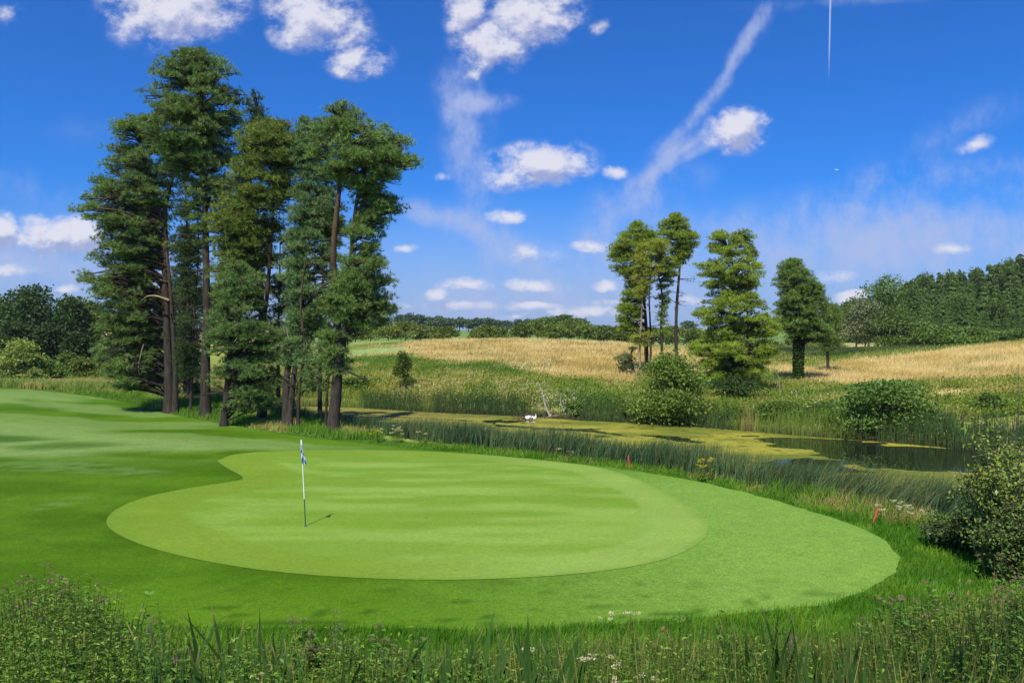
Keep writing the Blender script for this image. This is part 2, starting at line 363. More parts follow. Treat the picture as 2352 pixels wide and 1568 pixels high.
# ---------------------------------------------------------------- ground sheet
def build_ground():
    ys = np.concatenate([np.linspace(-40, 3, 30), np.linspace(3.3, 75, 300), np.geomspace(75.4, 4000, 190)])
    t = np.linspace(-6.1, 6.1, 460); xs = 13*np.sinh(t); xs = np.sort(np.concatenate([xs, np.linspace(-9, 24, 110)]))
    X, Y = np.meshgrid(xs, ys); x, y = X.ravel(), Y.ravel(); z = np.empty_like(x); c = np.empty((len(x), 3))
    for a in range(0, len(x), 60000):
        b = slice(a, a+60000); zz = terrain(x[b], y[b])
        sl = sdf(LAWN, x[b], y[b])
        rough = (fbm(x[b]/.9, y[b]/.9, 3, 31)-.5)*.16+(fbm(x[b]/4, y[b]/4, 3, 33)-.5)*.5*sstep(55, 70, y[b])
        zz = zz+rough*sstep(.1, -1.2, sl)-.10*sstep(.4, .9, sl)
        z[b] = zz; c[b] = ground_colour(x[b], y[b])
    ny, nx = X.shape; i = np.arange(nx*ny).reshape(ny, nx)
    f = np.stack([i[:-1, :-1], i[:-1, 1:], i[1:, 1:], i[1:, :-1]], -1).reshape(-1, 4)
    mb = MB(); mb.add(np.stack([x, y, z], 1), f, c)
    tag(mb.build('ground', M_GROUND), kind='structure')
build_ground()

# ---------------------------------------------------------------- mown grass and putting green
def soft(pts, x, y, w): return sstep(-w, w, sdf(pts, x, y))
LIGHT_A = onplane([(-60, 1095), (-60, 1062), (150, 1056), (260, 1062), (385, 1078), (370, 1086), (200, 1083), (60, 1080)], .15)
LIGHT_B = onplane([(-60, 1050), (-60, 965), (120, 972), (330, 1000), (520, 1015), (640, 1024), (420, 1030), (250, 1036), (120, 1045)], .12)
DARK_B = onplane([(-60, 1012), (40, 1008), (140, 1004), (60, 996), (-60, 994)], .2)
DARK_C = onplane([(20, 1024), (180, 1014), (290, 1019), (180, 1028), (60, 1032)], .1)
LIGHT_C = onplane([(-60, 930), (-60, 905), (100, 906), (200, 912), (180, 918), (60, 916)], .5)
LIGHT_D = onplane([(60, 1175), (100, 1160), (190, 1140), (195, 1146), (120, 1180), (70, 1185)], .05)
def lawn_colour(x, y):
    px = CX+x*F/np.maximum(y, 4)
    n = fbm(x/2.2, y/1.5, 4, 41); n2 = fbm(x/7, y/5, 3, 43); n3 = fbm(x/.5, y/.35, 3, 47)
    dark = np.array(lin(82, 121, 20)); mid = np.array(lin(108, 148, 34)); light = np.array(lin(136, 176, 72)); pale = np.array(lin(140, 170, 90))
    c = mixc(dark, mid, sstep(.35, .7, n)*.55)
    c = mixc(c, mid, sstep(17, 12.5, y)*sstep(-9, -4, x)*.75)
    r = sstep(-3, 5.5, x+(n2-.5)*4)*sstep(33, 24, y); c = mixc(c, light, r)
    c = mixc(c, mid, sstep(30, 36, y)*sstep(-16, -6, x)*.8)
    for q, w, a in ((LIGHT_B, 1.1, .9), (LIGHT_C, 1.2, .8)): c = mixc(c, pale, soft(q, x, y+(n-.5)*1.5, w)*a)
    wave = .5+.5*np.sin(y*1.05+x*.25+(n2-.5)*7); c = mixc(c, pale, sstep(.25, .8, wave)*sstep(27, 34, y)*sstep(-3, -10, x)*.6)
    c = mixc(c, np.array(lin(62, 106, 22)), soft(DARK_B, x, y+(n-.5), .7)*.8); c = mixc(c, np.array(lin(66, 110, 24)), soft(DARK_C, x, y+(n-.5), .7)*.7)
    c = mixc(c, np.array(lin(140, 176, 105)), soft(LIGHT_A, x, y+(n-.5)*.8, .35)*sstep(.3, .6, n3)*.32)
    c = mixc(c, np.array(lin(120, 160, 75)), soft(LIGHT_D, x, y, .3)*sstep(.45, .62, n3)*.6)
    scuff = sstep(.7, .82, vnoise(x/.3, y/.13, 51))*sstep(.55, .75, n2)*(x > 1); c = mixc(c, np.array(lin(88, 128, 26)), scuff*.8)
    scr = sstep(.74, .84, vnoise(x/.35, y/.16, 53))*sstep(16.5, 13, y)*(x > -6); c = mixc(c, np.array(lin(56, 94, 16)), scr*.75)
    s = sdf(GREEN, x, y); c = c*(1-.14*np.exp(-np.maximum(-s, 0)/.25)*(x < 0))[..., None]
    return c*.60
def green_colour(x, y):
    s = sdf(GREEN, x, y); n = fbm(x/2.4, y/1.1, 4, 61); n2 = fbm(x/6, y/4, 3, 63)
    a = np.array(lin(156, 186, 86)); b = np.array(lin(126, 164, 48)); ring = np.array(lin(132, 162, 52)); ringr = np.array(lin(154, 184, 84))
    yy = y+.10*x+(n2-.5)*3.4; st = fbm(x/5, y/.55, 3, 67)
    w = sstep(-.9, 1.0, np.sin(yy*2*np.pi/2.1+2.5*vnoise(x/3, y/3, 70))*(.15+1.0*vnoise(x/3.5, y/4, 69))+(n-.5)*3.2+(st-.5)*3.4)
    c = mixc(b, a, w*.6+.16); c = mixc(c, mixc(a, b, .45), sstep(20, 17, y)*.4)
    rr = mixc(ring, ringr, sstep(-4, 2, x)); inner = s-1.35-.5*sstep(-5, -7.5, x)
    t = sstep(.06, -.06, inner); c = mixc(c, rr, t*.85)
    t2 = sstep(.05, -.05, s-.55)*sstep(.5, .6, vnoise(x/3, y/3, 65)); c = mixc(c, mixc(rr, b, .5), t2*.4)
    c = mixc(c, np.array(lin(122, 158, 60)), sstep(.3, .0, s)*.45)
    hole = np.hypot((x-HOLE[0])/1.4, (y-HOLE[1]-.1)/.8); c = mixc(c, b*1.0, np.exp(-hole**2)*.4)
    return c*.60*(.93+.14*n)[..., None]
HOLE = G(702, 1209)
v, t = clip_sheet(-62, 12, 10.4, 66, .2, lambda x, y: sdf(LAWN, x, y)+(fbm(x/.5, y/.5, 3, 57)-.5)*.28, .008)
mb = MB(); mb.add(v, t, lawn_colour(v[:, 0], v[:, 1])); tag(mb.build('lawn', M_LAWN), kind='structure')
v, t = clip_sheet(-11, 6, 14, 34, .2, lambda x, y: sdf(GREEN, x, y), .016)
mb = MB(); mb.add(v, t, green_colour(v[:, 0], v[:, 1])); tag(mb.build('putting_green', M_GREEN), kind='structure')

# ---------------------------------------------------------------- pond and algae
def water_mat():
    m, N, K = new_mat('pond_water'); p = nd(N, 'ShaderNodeBsdfPrincipled')
    p.inputs['Base Color'].default_value = (.012, .018, .008, 1); p.inputs['Roughness'].default_value = .03; p.inputs['IOR'].default_value = 1.33; p.inputs['Specular IOR Level'].default_value = .5
    tc = nd(N, 'ShaderNodeTexCoord'); no = nd(N, 'ShaderNodeTexNoise'); no.inputs['Scale'].default_value = 1.6; no.inputs['Detail'].default_value = 3; K.new(tc.outputs['Object'], no.inputs['Vector'])
    b = nd(N, 'ShaderNodeBump'); b.inputs['Strength'].default_value = .06; b.inputs['Distance'].default_value = .03; K.new(no.outputs['Fac'], b.inputs['Height']); K.new(b.outputs[0], p.inputs['Normal'])
    out = nd(N, 'ShaderNodeOutputMaterial'); K.new(p.outputs[0], out.inputs[0]); return m
mb = MB(); ys = np.linspace(15, 90, 30); xs = np.linspace(-45, 60, 40); X, Y = np.meshgrid(xs, ys); i = np.arange(X.size).reshape(X.shape)
ok = sdf(POND, X, Y) > -4.5
fq = np.stack([i[:-1, :-1], i[:-1, 1:], i[1:, 1:], i[1:, :-1]], -1).reshape(-1, 4); fq = fq[ok.ravel()[fq].any(1)]
mb.add(np.stack([X.ravel(), Y.ravel(), np.full(X.size, WATER)], 1), fq, (.02, .02, .02)); tag(mb.build('water', water_mat()), kind='structure')
OPEN = [(onplane(q, WATER), a) for q, a in (
    ([(1890, 1012), (1990, 1016), (2060, 1022), (2190, 1034), (2300, 1040), (2352, 1060), (2330, 1085), (2190, 1078), (2080, 1074), (2000, 1073), (1930, 1055), (1850, 1036), (1820, 1018)], 1.0),
    ([(1730, 1000), (1850, 1010), (1900, 1020), (1850, 1028), (1770, 1012)], .8), ([(1700, 1060), (1800, 1052), (1850, 1052), (1950, 1066), (2000, 1085), (1800, 1085)], .7))]
STREAK = [onplane(q, WATER) for q in ([(1060, 964), (1230, 965), (1240, 969), (1150, 972), (1180, 977), (1330, 984), (1420, 993), (1460, 1004), (1400, 999), (1300, 990), (1150, 981), (1110, 973)], [(820, 950), (930, 957), (1060, 964), (1080, 967), (960, 962)], [(1450, 996), (1560, 1002), (1640, 1020), (1600, 1022), (1500, 1006)], [(800, 945), (890, 946), (905, 950), (830, 951)])]
def algae_field(x, y):
    n = fbm(x/2.6, y/1.9, 5, 71); n2 = fbm(x/.8, y/.5, 3, 73); f = .36+(n-.5)*1.15+(n2-.5)*.6
    for q, a in OPEN: f = f-a*1.15*sstep(-1.2, 1.2, sdf(q, x, y)+(n-.5)*7.5)
    for q in STREAK: f = f-.62*sstep(-.05, .6, sdf(q, x, y)+(n2-.5)*1.8)
    return np.minimum(f, sdf(POND, x, y)*.5+.6)
v, t = clip_sheet(-24, 46, 18, 78, .2, algae_field, 0, zf=lambda x, y: np.full(np.shape(x), WATER+.008))
x, y = v[:, 0], v[:, 1]; n = fbm(x/3.5, y/2.2, 4, 81); n2 = fbm(x/.5, y/.3, 3, 83)
c = mixc(np.array(lin(178, 172, 60)), np.array(lin(130, 139, 47)), sstep(.35, .68, n)); c = mixc(c, np.array(lin(150, 140, 70)), sstep(4, -8, x)*sstep(52, 60, y)*.7); c = mixc(c, np.array(lin(78, 92, 30)), sstep(.55, .8, n2)*.7)
mb = MB(); mb.add(v, t, c*.6); tag(mb.build('algae', solid_mat('pond_algae', .75, .15, (5, 9, 3), .35, .25)), 'yellow green mats of algae floating on the pond', kind='stuff')
# ---------------------------------------------------------------- pines
BARK_LOW = np.array(lin(88, 80, 70))*.52; BARK_HIGH = np.array(lin(118, 94, 72))*.52; BARK_PALE = np.array(lin(190, 170, 130))*.62
def crown_at(prof, py):
    p = np.array(prof, float); return np.interp(py, p[:, 0], p[:, 1]), np.interp(py, p[:, 0], p[:, 2])
def pine(label, stems, crown, d, npad, col, group, rad=(.95, .4), tuft=85, seed=0, dead=6, depth=.85, low=BARK_LOW, high=BARK_HIGH, needle=(.19, .022), nk=15, cd=0.0, extra=None, hang=0.0, flat=.66):
    """stems: [(base radius, tip radius, [(px, py), ...])], crown: [(py, left, right)] in photo pixels at distance d"""
    global rng
    keep = rng; rng = np.random.default_rng(1000+seed); s = d/F; npad = int(npad*1.5); rad = (rad[0]*.9, rad[1]*.85)
    b = P(*stems[0][2][0], d); b[2] = gz(b[0], b[1])-.05
    root = thing('pine_tree', label, 'pine tree', b, group)
    tm = MB(); axes = []
    for si, (r0, r1, path) in enumerate(stems):
        pts = np.array([P(px, py, d) for px, py in path])
        off = 0 if si == 0 else (rng.random()-.5)*.5
        pts[:, 1] += off+cd*np.clip((path[0][1]-np.array([q[1] for q in path]))/(path[0][1]-crown[0][0]), 0, 1)
        if si == 0 or path[0][1] > stems[0][2][0][1]-40: pts[0, 2] = gz(pts[0, 0], pts[0, 1])-.15
        pts[1:, :2] += rng.normal(size=(len(pts)-1, 2))*.05
        sp = smooth_path(pts, 5); t = np.linspace(0, 1, len(sp)); rad_ = (r0*(1-t)**1.15+r1*t)*.72
        if si == 0 or path[0][1] > stems[0][2][0][1]-40: rad_ = rad_*(1+.35*np.exp(-t*28))
        h = (sp[:, 2]-b[2])/max(P(0, crown[0][0], d)[2]-b[2], 1)
        tube(tm, sp-b, rad_, 12, mixc(low, high, sstep(.3, .6, h)), .14); axes.append(sp)
    cm = MB(); p = np.array(crown, float); wid = p[:, 2]-p[:, 1]
    pys = rng.random(npad*6)*(p[-1, 0]-p[0, 0])+p[0, 0]; w = np.interp(pys, p[:, 0], wid)
    pys = pys[rng.random(len(pys)) < (w/w.max())**.8][:npad]
    ax = axes[0]
    for py in pys:
        l, r = crown_at(crown, py); cx = (l+r)/2; hw = (r-l)/2*s
        R = rng.uniform(rad[1], rad[0])*min(1, .55+hw/4)
        top = (py-p[0, 0])*s
        a = max(hw-R*.6, .05); bb = max(min(hw*depth, 5.0)-R*.6, .05); th = rng.uniform(0, 2*np.pi); rho = rng.random()**.4*(.78+.44*vnoise(np.array([py/38+seed]), np.array([th*1.2]), 5)[0])
        if rng.random() < .07: rho *= 1.12
        c = P(cx, py, d)+np.array([a*rho*math.cos(th), bb*rho*math.sin(th)+cd*min(max((stems[0][2][0][1]-py)/(stems[0][2][0][1]-crown[0][0]), 0), 1), 0])
        c[2] -= R*flat*.5
        axx = axes[int(np.argmin([np.min(np.abs(q[:, 2]-c[2])+np.abs(q[:, 0]-c[0])*.6) for q in axes]))]
        k = np.argmin(np.abs(axx[:, 2]-(c[2]-.28*np.hypot(c[0]-axx[:, 0], c[1]-axx[:, 1])))); q0 = axx[k]
        dist = np.linalg.norm(c-q0)
        if dist > .5:
            m = (q0+c)/2+np.array([0, 0, .12*dist])+rng.normal(size=3)*.07*dist
            br = smooth_path([q0, m, c], 4); hh = (q0[2]-b[2])/max(P(0, crown[0][0], d)[2]-b[2], 1)
            tube(tm, br-b, np.linspace(min(.03+.018*dist, .16), .025, len(br)), 5, mixc(low, high, sstep(.25, .55, hh))*.9, .2, cap=False)
            for _ in range(3):
                e = c+rdir(1)[0]*R*np.array([.9, .9, .3]); st = br[rng.integers(3, len(br))]
                tube(tm, np.array([st, (st+e)/2+[0, 0, -.08], e])-b, [.03, .022, .012], 4, low*.8, cap=False)
        n = int(tuft*R*R*1.25)
        # a pad is a few lumpy shoots that spray up and outwards from the branch end
        dirs = rdir(n); dirs[:, 2] = np.abs(dirs[:, 2])*1.0-.28*rng.random(n)
        lump = 1+.28*np.sin(dirs[:, 0]*5+py)*np.cos(dirs[:, 1]*5+th)+.12*rng.normal(size=n)
        rr = R*lump*rng.random(n)**.4
        pos = c+dirs*rr[:, None]*np.array([1, 1, flat])
        if hang: pos[:, 2] -= hang*np.maximum(rr-R*.5, 0)
        nr = unit(dirs*np.array([1, 1, .6])+np.array([0, 0, .55]))
        tint = jitter(np.asarray(col)*rng.uniform(.82, 1.2), n, .2, .08)
        old = rng.random(n) < .04; tint[old] = np.array(lin(120, 100, 55))*.5
        needles(cm, pos-b, nr, needle[0], needle[1], nk, tint)
    # dead twigs on the lower stem
    for _ in range(dead):
        q = axes[rng.integers(len(axes))]; k = rng.integers(int(len(q)*.25), int(len(q)*.75)); a = rng.uniform(0, 2*np.pi); L = rng.uniform(.6, 2.2)
        e = q[k]+np.array([math.cos(a)*L, math.sin(a)*L, rng.uniform(-.5, .4)]); m = (q[k]+e)/2+rng.normal(size=3)*.12
        tube(tm, smooth_path([q[k], m, e], 3)-b, np.linspace(.045, .012, 7), 5, low*1.2, cap=False)
        for _ in range(3):
            f2 = m+(e-m)*rng.random(); g = f2+rdir(1)[0]*.5; tube(tm, np.array([f2, g])-b, [.018, .008], 4, low*1.2, cap=False)
    tm.build('trunk', M_BARK, root); cm.build('crown', M_NEEDLE, root)
    if extra:
        for nm, lab, r0, r1, path, cc in extra:
            if nm == 'ivy':
                e = MB(); pts = smooth_path([P(px, py, d) for px, py in path], 6); k = rng.integers(0, len(pts)-1, 2600); a = rng.random(2600)*6.28; u = np.stack([np.cos(a), np.sin(a), 0*a], 1)
                q = pts[k]+(pts[k+1]-pts[k])*rng.random((2600, 1))+u*(r0*(.95+.35*rng.random((2600, 1)))); leaves(e, q-b, unit(u*.6+rdir(2600)*.6+np.array([0, 0, -.4])), .2, .17, jitter(cc, 2600, .3), .3)
                tag(e.build('ivy', M_FARLEAF, root), lab); continue
            e = MB(); pts = smooth_path([P(px, py, d-.9) for px, py in path], 4); tube(e, pts-b, np.linspace(r0, r1, len(pts)), 6, cc, .3)
            tag(e.build(nm, M_DEADWOOD, root), lab)
    rng = keep; return root
gL = 'pines standing in a clump at the edge of the lawn'; gR = 'pines on the far bank of the pond'
N1 = np.array(lin(104, 126, 72))*.95; N2 = np.array(lin(98, 122, 74))*.92; N_OL = np.array(lin(112, 126, 60))*.88; N_DK = np.array(lin(76, 98, 62))*.85; N_BL = np.array(lin(104, 130, 88))*.95  # N_DK: darker needle green, shade painted in for crowns behind others
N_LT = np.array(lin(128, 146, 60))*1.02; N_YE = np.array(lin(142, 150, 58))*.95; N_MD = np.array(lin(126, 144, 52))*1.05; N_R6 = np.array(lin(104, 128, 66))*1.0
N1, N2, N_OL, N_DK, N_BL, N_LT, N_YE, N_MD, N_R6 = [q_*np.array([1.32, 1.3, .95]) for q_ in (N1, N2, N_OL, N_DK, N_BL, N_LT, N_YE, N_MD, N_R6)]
def gd(px, py): return G(px, py)[1]
dA, dB, dE, dG, dI = gd(392, 948), gd(472, 958), gd(603, 972), gd(655, 984), gd(763, 992)
pine('broad leftmost pine of the clump, foliage hanging almost to the grass', [(.44, .12, [(390, 948), (386, 850), (384, 740), (383, 640), (380, 560), (378, 490), (387, 430), (402, 385), (400, 330)]), (.27, .12, [(404, 948), (401, 860), (397, 760), (392, 650), (384, 560)]), (.14, .05, [(378, 520), (360, 450), (345, 400), (330, 330)])],
     [(268, 305, 345), (285, 262, 395), (300, 250, 415), (340, 248, 425), (375, 236, 430), (395, 222, 415), (440, 212, 405), (478, 200, 395), (486, 174, 395), (510, 184, 390), (560, 208, 396), (610, 200, 390), (650, 196, 385), (700, 204, 395), (760, 208, 385), (830, 226, 372), (870, 246, 362), (890, 280, 350)], dA, 290, N1, gL, seed=1, dead=14,
     extra=[('dead_branch', 'bare pale orange branch', .07, .02, [(388, 690), (360, 680), (335, 682), (318, 700)], BARK_PALE*.9), ('dead_branch', None, .05, .02, [(330, 790), (322, 820), (318, 845), (321, 860)], BARK_PALE*.8)])
pine('tallest pine of all, dense domed top and long straight grey trunk', [(.42, .1, [(472, 958), (473, 850), (472, 700), (473, 500), (467, 350), (460, 220), (455, 140)])],
     [(114, 436, 480), (126, 385, 512), (150, 372, 535), (175, 355, 548), (210, 344, 560), (250, 342, 566), (300, 336, 562), (345, 345, 545), (400, 400, 545), (450, 425, 535), (500, 432, 520), (560, 438, 505)], dB, 200, N1*.97, gL, seed=2, dead=22)
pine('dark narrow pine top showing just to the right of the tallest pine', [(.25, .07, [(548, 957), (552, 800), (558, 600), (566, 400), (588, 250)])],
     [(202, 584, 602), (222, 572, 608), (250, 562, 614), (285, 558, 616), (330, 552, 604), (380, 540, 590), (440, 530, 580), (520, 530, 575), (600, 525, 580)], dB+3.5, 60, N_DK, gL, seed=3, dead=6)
pine('slender pine with a thin reddish trunk between the two thick trunks on the left', [(.13, .05, [(437, 952), (443, 800), (447, 700), (452, 600), (455, 500)])],
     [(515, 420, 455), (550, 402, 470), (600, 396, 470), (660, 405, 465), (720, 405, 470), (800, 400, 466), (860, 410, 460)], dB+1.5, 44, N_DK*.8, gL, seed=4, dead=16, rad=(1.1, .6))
pine('olive tinted pine with rounded crown in the middle of the clump', [(.34, .1, [(603, 972), (604, 900), (600, 800), (599, 700), (592, 620), (578, 520), (565, 450), (575, 380)]), (.2, .06, [(603, 760), (614, 680), (624, 560), (630, 470), (640, 380)])],
     [(272, 592, 640), (290, 560, 690), (315, 545, 715), (350, 532, 722), (390, 512, 712), (430, 505, 702), (470, 492, 680), (510, 486, 662), (545, 484, 640), (590, 482, 620), (640, 488, 612), (700, 500, 620)], dE, 225, N_OL, gL, seed=5, dead=10,
     extra=[('dead_branch', 'pale broken hanging branch', .12, .03, [(563, 782), (566, 800), (568, 815), (562, 840)], BARK_PALE), ('dead_branch', 'pale twisted dead branch', .05, .015, [(668, 745), (660, 765), (668, 785), (678, 805)], BARK_PALE*1.1)])
pine('low bushy pine in front of the clump, foliage down to the grass', [(.3, .08, [(514, 961), (520, 900), (526, 800), (532, 700), (540, 640)])],
     [(600, 505, 560), (640, 484, 612), (680, 500, 600), (715, 474, 650), (740, 480, 630), (780, 472, 655), (830, 486, 662), (880, 490, 650), (915, 505, 645), (940, 540, 630)], dE-1.6, 105, N2, gL, seed=6, dead=8, rad=(1.0, .5), flat=.5)
pine('twin trunked pine whose bare lower stems share one foot', [(.27, .08, [(657, 985), (657, 880), (660, 800), (668, 700), (684, 570), (690, 450), (684, 330)]), (.24, .08, [(664, 985), (674, 880), (682, 780), (689, 660), (693, 560)])],
     [(244, 648, 690), (262, 638, 694), (290, 634, 712), (330, 630, 735), (370, 640, 742), (420, 650, 750), (480, 640, 775), (540, 625, 780), (600, 630, 780), (650, 640, 782), (700, 645, 778), (750, 640, 752), (800, 628, 735), (835, 640, 700)], dG, 185, N_BL*.95, gL, seed=7, dead=14, cd=2.2)
pine('young thin pine with a straight trunk in front of the pond reeds', [(.13, .05, [(684, 990), (689, 900), (692, 800), (696, 700), (702, 600)])],
     [(790, 680, 715), (830, 668, 745), (870, 675, 752), (900, 700, 745)], dG-.6, 9, N_BL*.9, gL, seed=8, dead=6, rad=(.9, .5))
pine('rightmost pine of the clump, two stems and crown leaning over the water', [(.4, .1, [(763, 992), (770, 900), (776, 820), (772, 740), (764, 650), (768, 560), (775, 450), (790, 360), (800, 300)]), (.26, .08, [(778, 830), (792, 760), (800, 680), (806, 600), (815, 500), (826, 430), (846, 370)]), (.1, .04, [(764, 645), (748, 650), (735, 662), (728, 678)]), (.1, .03, [(782, 848), (810, 855), (840, 872), (850, 885)]), (.12, .04, [(775, 390), (830, 400), (870, 370), (920, 360)])],
     [(237, 766, 792), (252, 742, 826), (268, 722, 870), (290, 712, 894), (315, 706, 934), (340, 708, 958), (370, 715, 970), (392, 735, 955), (410, 770, 905), (430, 785, 895), (455, 806, 922), (485, 815, 918), (510, 792, 892), (560, 795, 892), (590, 780, 900), (625, 765, 906), (655, 745, 900), (690, 738, 912), (725, 752, 905), (745, 770, 885), (765, 735, 815), (810, 732, 812), (850, 740, 800)], dI, 235, N1*1.05, gL, seed=9, dead=10)
pine('small low pine tuft wrapped round the foot of the rightmost trunks', [(.1, .04, [(747, 985), (757, 880), (768, 800), (776, 760)])], [(750, 735, 815), (790, 722, 818), (830, 735, 810), (860, 745, 800)], dI+1.0, 14, N_BL, gL, seed=10, dead=3, rad=(.8, .5))

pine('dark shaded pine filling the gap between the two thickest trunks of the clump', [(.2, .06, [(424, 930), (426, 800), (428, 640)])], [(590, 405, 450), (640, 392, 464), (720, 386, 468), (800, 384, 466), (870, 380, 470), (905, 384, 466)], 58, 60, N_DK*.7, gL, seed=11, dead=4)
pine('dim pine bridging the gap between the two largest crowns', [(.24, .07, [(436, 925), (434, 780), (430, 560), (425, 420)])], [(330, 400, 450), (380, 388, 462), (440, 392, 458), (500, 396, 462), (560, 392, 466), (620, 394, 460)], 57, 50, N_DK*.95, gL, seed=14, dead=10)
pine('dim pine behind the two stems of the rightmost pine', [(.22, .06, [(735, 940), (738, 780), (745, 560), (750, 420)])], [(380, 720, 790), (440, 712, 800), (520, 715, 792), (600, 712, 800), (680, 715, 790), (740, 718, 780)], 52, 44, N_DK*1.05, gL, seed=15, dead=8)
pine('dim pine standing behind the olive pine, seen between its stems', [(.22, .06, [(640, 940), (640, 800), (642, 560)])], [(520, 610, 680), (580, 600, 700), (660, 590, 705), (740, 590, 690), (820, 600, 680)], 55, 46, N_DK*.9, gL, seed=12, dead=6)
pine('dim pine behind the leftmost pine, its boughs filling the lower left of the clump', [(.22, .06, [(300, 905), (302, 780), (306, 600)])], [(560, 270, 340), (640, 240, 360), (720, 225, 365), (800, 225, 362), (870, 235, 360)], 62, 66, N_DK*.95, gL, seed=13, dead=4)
def zr(p): return [(a, 1347.5+l*.336, 1347.5+r*.336) for a, l, r in p]
def Z(prof): return [(465.5+y*.336, 1347.5+l*.336, 1347.5+r*.336) for y, l, r in prof]
def ZP(path): return [(1347.5+x*.336, 465.5+y*.336) for x, y in path]
dR = gd(1484, 866)
pine('spreading pine at the left of the far group, crown reaching out to the left', [(.28, .09, ZP([(412, 1190), (405, 900), (400, 650), (398, 480), (370, 380), (400, 250)])), (.1, .04, ZP([(350, 400), (300, 350), (270, 300), (230, 250)]))],
     Z([(128, 310, 378), (165, 290, 450), (205, 230, 480), (250, 180, 480), (295, 118, 470), (340, 145, 440), (390, 150, 420), (440, 135, 400), (480, 215, 420), (540, 235, 420), (620, 240, 410), (700, 215, 400), (760, 180, 390), (820, 195, 370), (870, 225, 350)]), dR+1.5, 165, N_MD*.92, gR, seed=21, rad=(1.0, .55), dead=6)
pine('thin pine with a pale bare trunk and sparse yellow green needles', [(.17, .06, ZP([(370, 1245), (362, 1000), (368, 830), (382, 650), (400, 480), (440, 380), (500, 300)]))],
     Z([(228, 420, 545), (270, 360, 600), (330, 335, 600), (390, 300, 580), (440, 270, 560), (490, 290, 520), (550, 320, 480), (610, 310, 450), (650, 300, 420)]), dR-1.5, 62, N_YE, gR, seed=22, rad=(.85, .45), dead=14, low=BARK_PALE*.95, high=BARK_PALE*.8)
pine('yellow green tuft of young pine growing round the pale bare trunk', [(.07, .03, ZP([(400, 1150), (390, 1000), (375, 900)]))], Z([(860, 330, 420), (900, 280, 470), (950, 280, 465), (985, 340, 440)]), dR-1.6, 9, N_YE, gR, seed=23, rad=(.8, .45), dead=0)
pine('dark drooping pine bough low at the left of the far group', [(.08, .03, ZP([(345, 1220), (320, 1120), (290, 1050)]))], Z([(985, 290, 345), (1030, 190, 355), (1090, 168, 345), (1140, 210, 320), (1190, 250, 300)]), dR-1, 12, N_DK*1.15, gR, seed=24, rad=(.85, .5), dead=0)
pine('tall clean stemmed pine with a round crown, highest of the far group', [(.25, .09, ZP([(613, 1110), (618, 800), (628, 560), (640, 400), (650, 280), (620, 180)]))],
     Z([(72, 545, 660), (105, 505, 690), (150, 482, 715), (195, 480, 760), (245, 500, 800), (285, 560, 795), (320, 560, 740), (370, 560, 700), (420, 570, 690)]), dR+1, 85, N_LT*.92, gR, seed=25, rad=(1.0, .55), dead=12)
pine('middle pine of the far group with a dark curved trunk and thin lower tufts', [(.2, .07, ZP([(526, 1080), (512, 850), (515, 680), (500, 550), (480, 450), (460, 330)])), (.18, .07, ZP([(438, 1150), (435, 900), (436, 650), (440, 480)]))],
     Z([(300, 430, 560), (360, 420, 600), (430, 430, 650), (480, 440, 640), (540, 470, 590), (600, 460, 590), (660, 470, 575), (740, 470, 560), (820, 480, 560), (900, 500, 570)]), dR+.3, 72, N_LT*.95, gR, seed=26, rad=(.85, .45), dead=8)
dR5 = gd(1690, 905)
pine('bushy round topped pine, broadest on the far bank, green to the ground', [(.36, .1, ZP([(1010, 1330), (1008, 1100), (1010, 900), (1015, 650), (992, 430), (975, 320)])), (.08, .03, ZP([(1010, 720), (900, 800), (820, 820)])), (.08, .03, ZP([(1010, 760), (1150, 830), (1250, 850)]))],
     Z([(198, 860, 950), (215, 830, 1010), (250, 810, 1095), (300, 795, 1110), (350, 770, 1120), (395, 745, 1170), (440, 728, 1210), (490, 735, 1235), (530, 755, 1210), (570, 770, 1200), (605, 800, 1205), (640, 725, 1220), (690, 698, 1215), (750, 700, 1250), (800, 715, 1290), (850, 770, 1300), (900, 775, 1305), (950, 725, 1318), (1000, 708, 1310), (1060, 722, 1300), (1110, 735, 1280), (1160, 750, 1250), (1210, 820, 1240), (1260, 840, 1210), (1300, 800, 1180)]), dR5, 260, N_MD, gR, seed=27, rad=(1.0, .45), dead=6, flat=.62,
     extra=[('dead_branch', 'pale snapped branch', .07, .02, ZP([(1010, 980), (1012, 1020), (1005, 1060)]), BARK_PALE)])
pine('grey green pine rising just behind the broadest pine', [(.2, .06, ZP([(1105, 1250), (1098, 800), (1105, 500), (1110, 300)]))],
     Z([(178, 1050, 1125), (200, 990, 1155), (235, 990, 1162), (280, 1060, 1150), (330, 1080, 1165), (380, 1100, 1180), (440, 1110, 1200)]), dR5+4, 30, N1*1.1, gR, seed=28, rad=(.9, .5), dead=3)
d6 = gd(1835, 882)
pine('lone pine standing apart on the right, ivy covered trunk and domed dark crown', [(.36, .1, ZP([(1445, 1240), (1446, 1050), (1455, 850), (1462, 680), (1430, 520)]))],
     Z([(386, 1360, 1455), (405, 1325, 1490), (440, 1300, 1525), (490, 1280, 1555), (540, 1262, 1590), (590, 1258, 1612), (630, 1265, 1620), (660, 1270, 1640), (700, 1290, 1660), (760, 1285, 1670), (820, 1290, 1680), (870, 1320, 1690), (905, 1400, 1690), (935, 1490, 1650)]), d6, 210, N_R6, gR, seed=29, rad=(1.0, .5), dead=3, flat=.6,
     extra=[('dead_branch', 'pale dead spray', .06, .02, ZP([(1410, 710), (1380, 710), (1365, 735)]), BARK_PALE), ('ivy', 'dark ivy sleeve', .34, .3, ZP([(1446, 1190), (1447, 1100), (1450, 1000), (1454, 930)]), np.array(lin(76, 104, 44))*.7)])
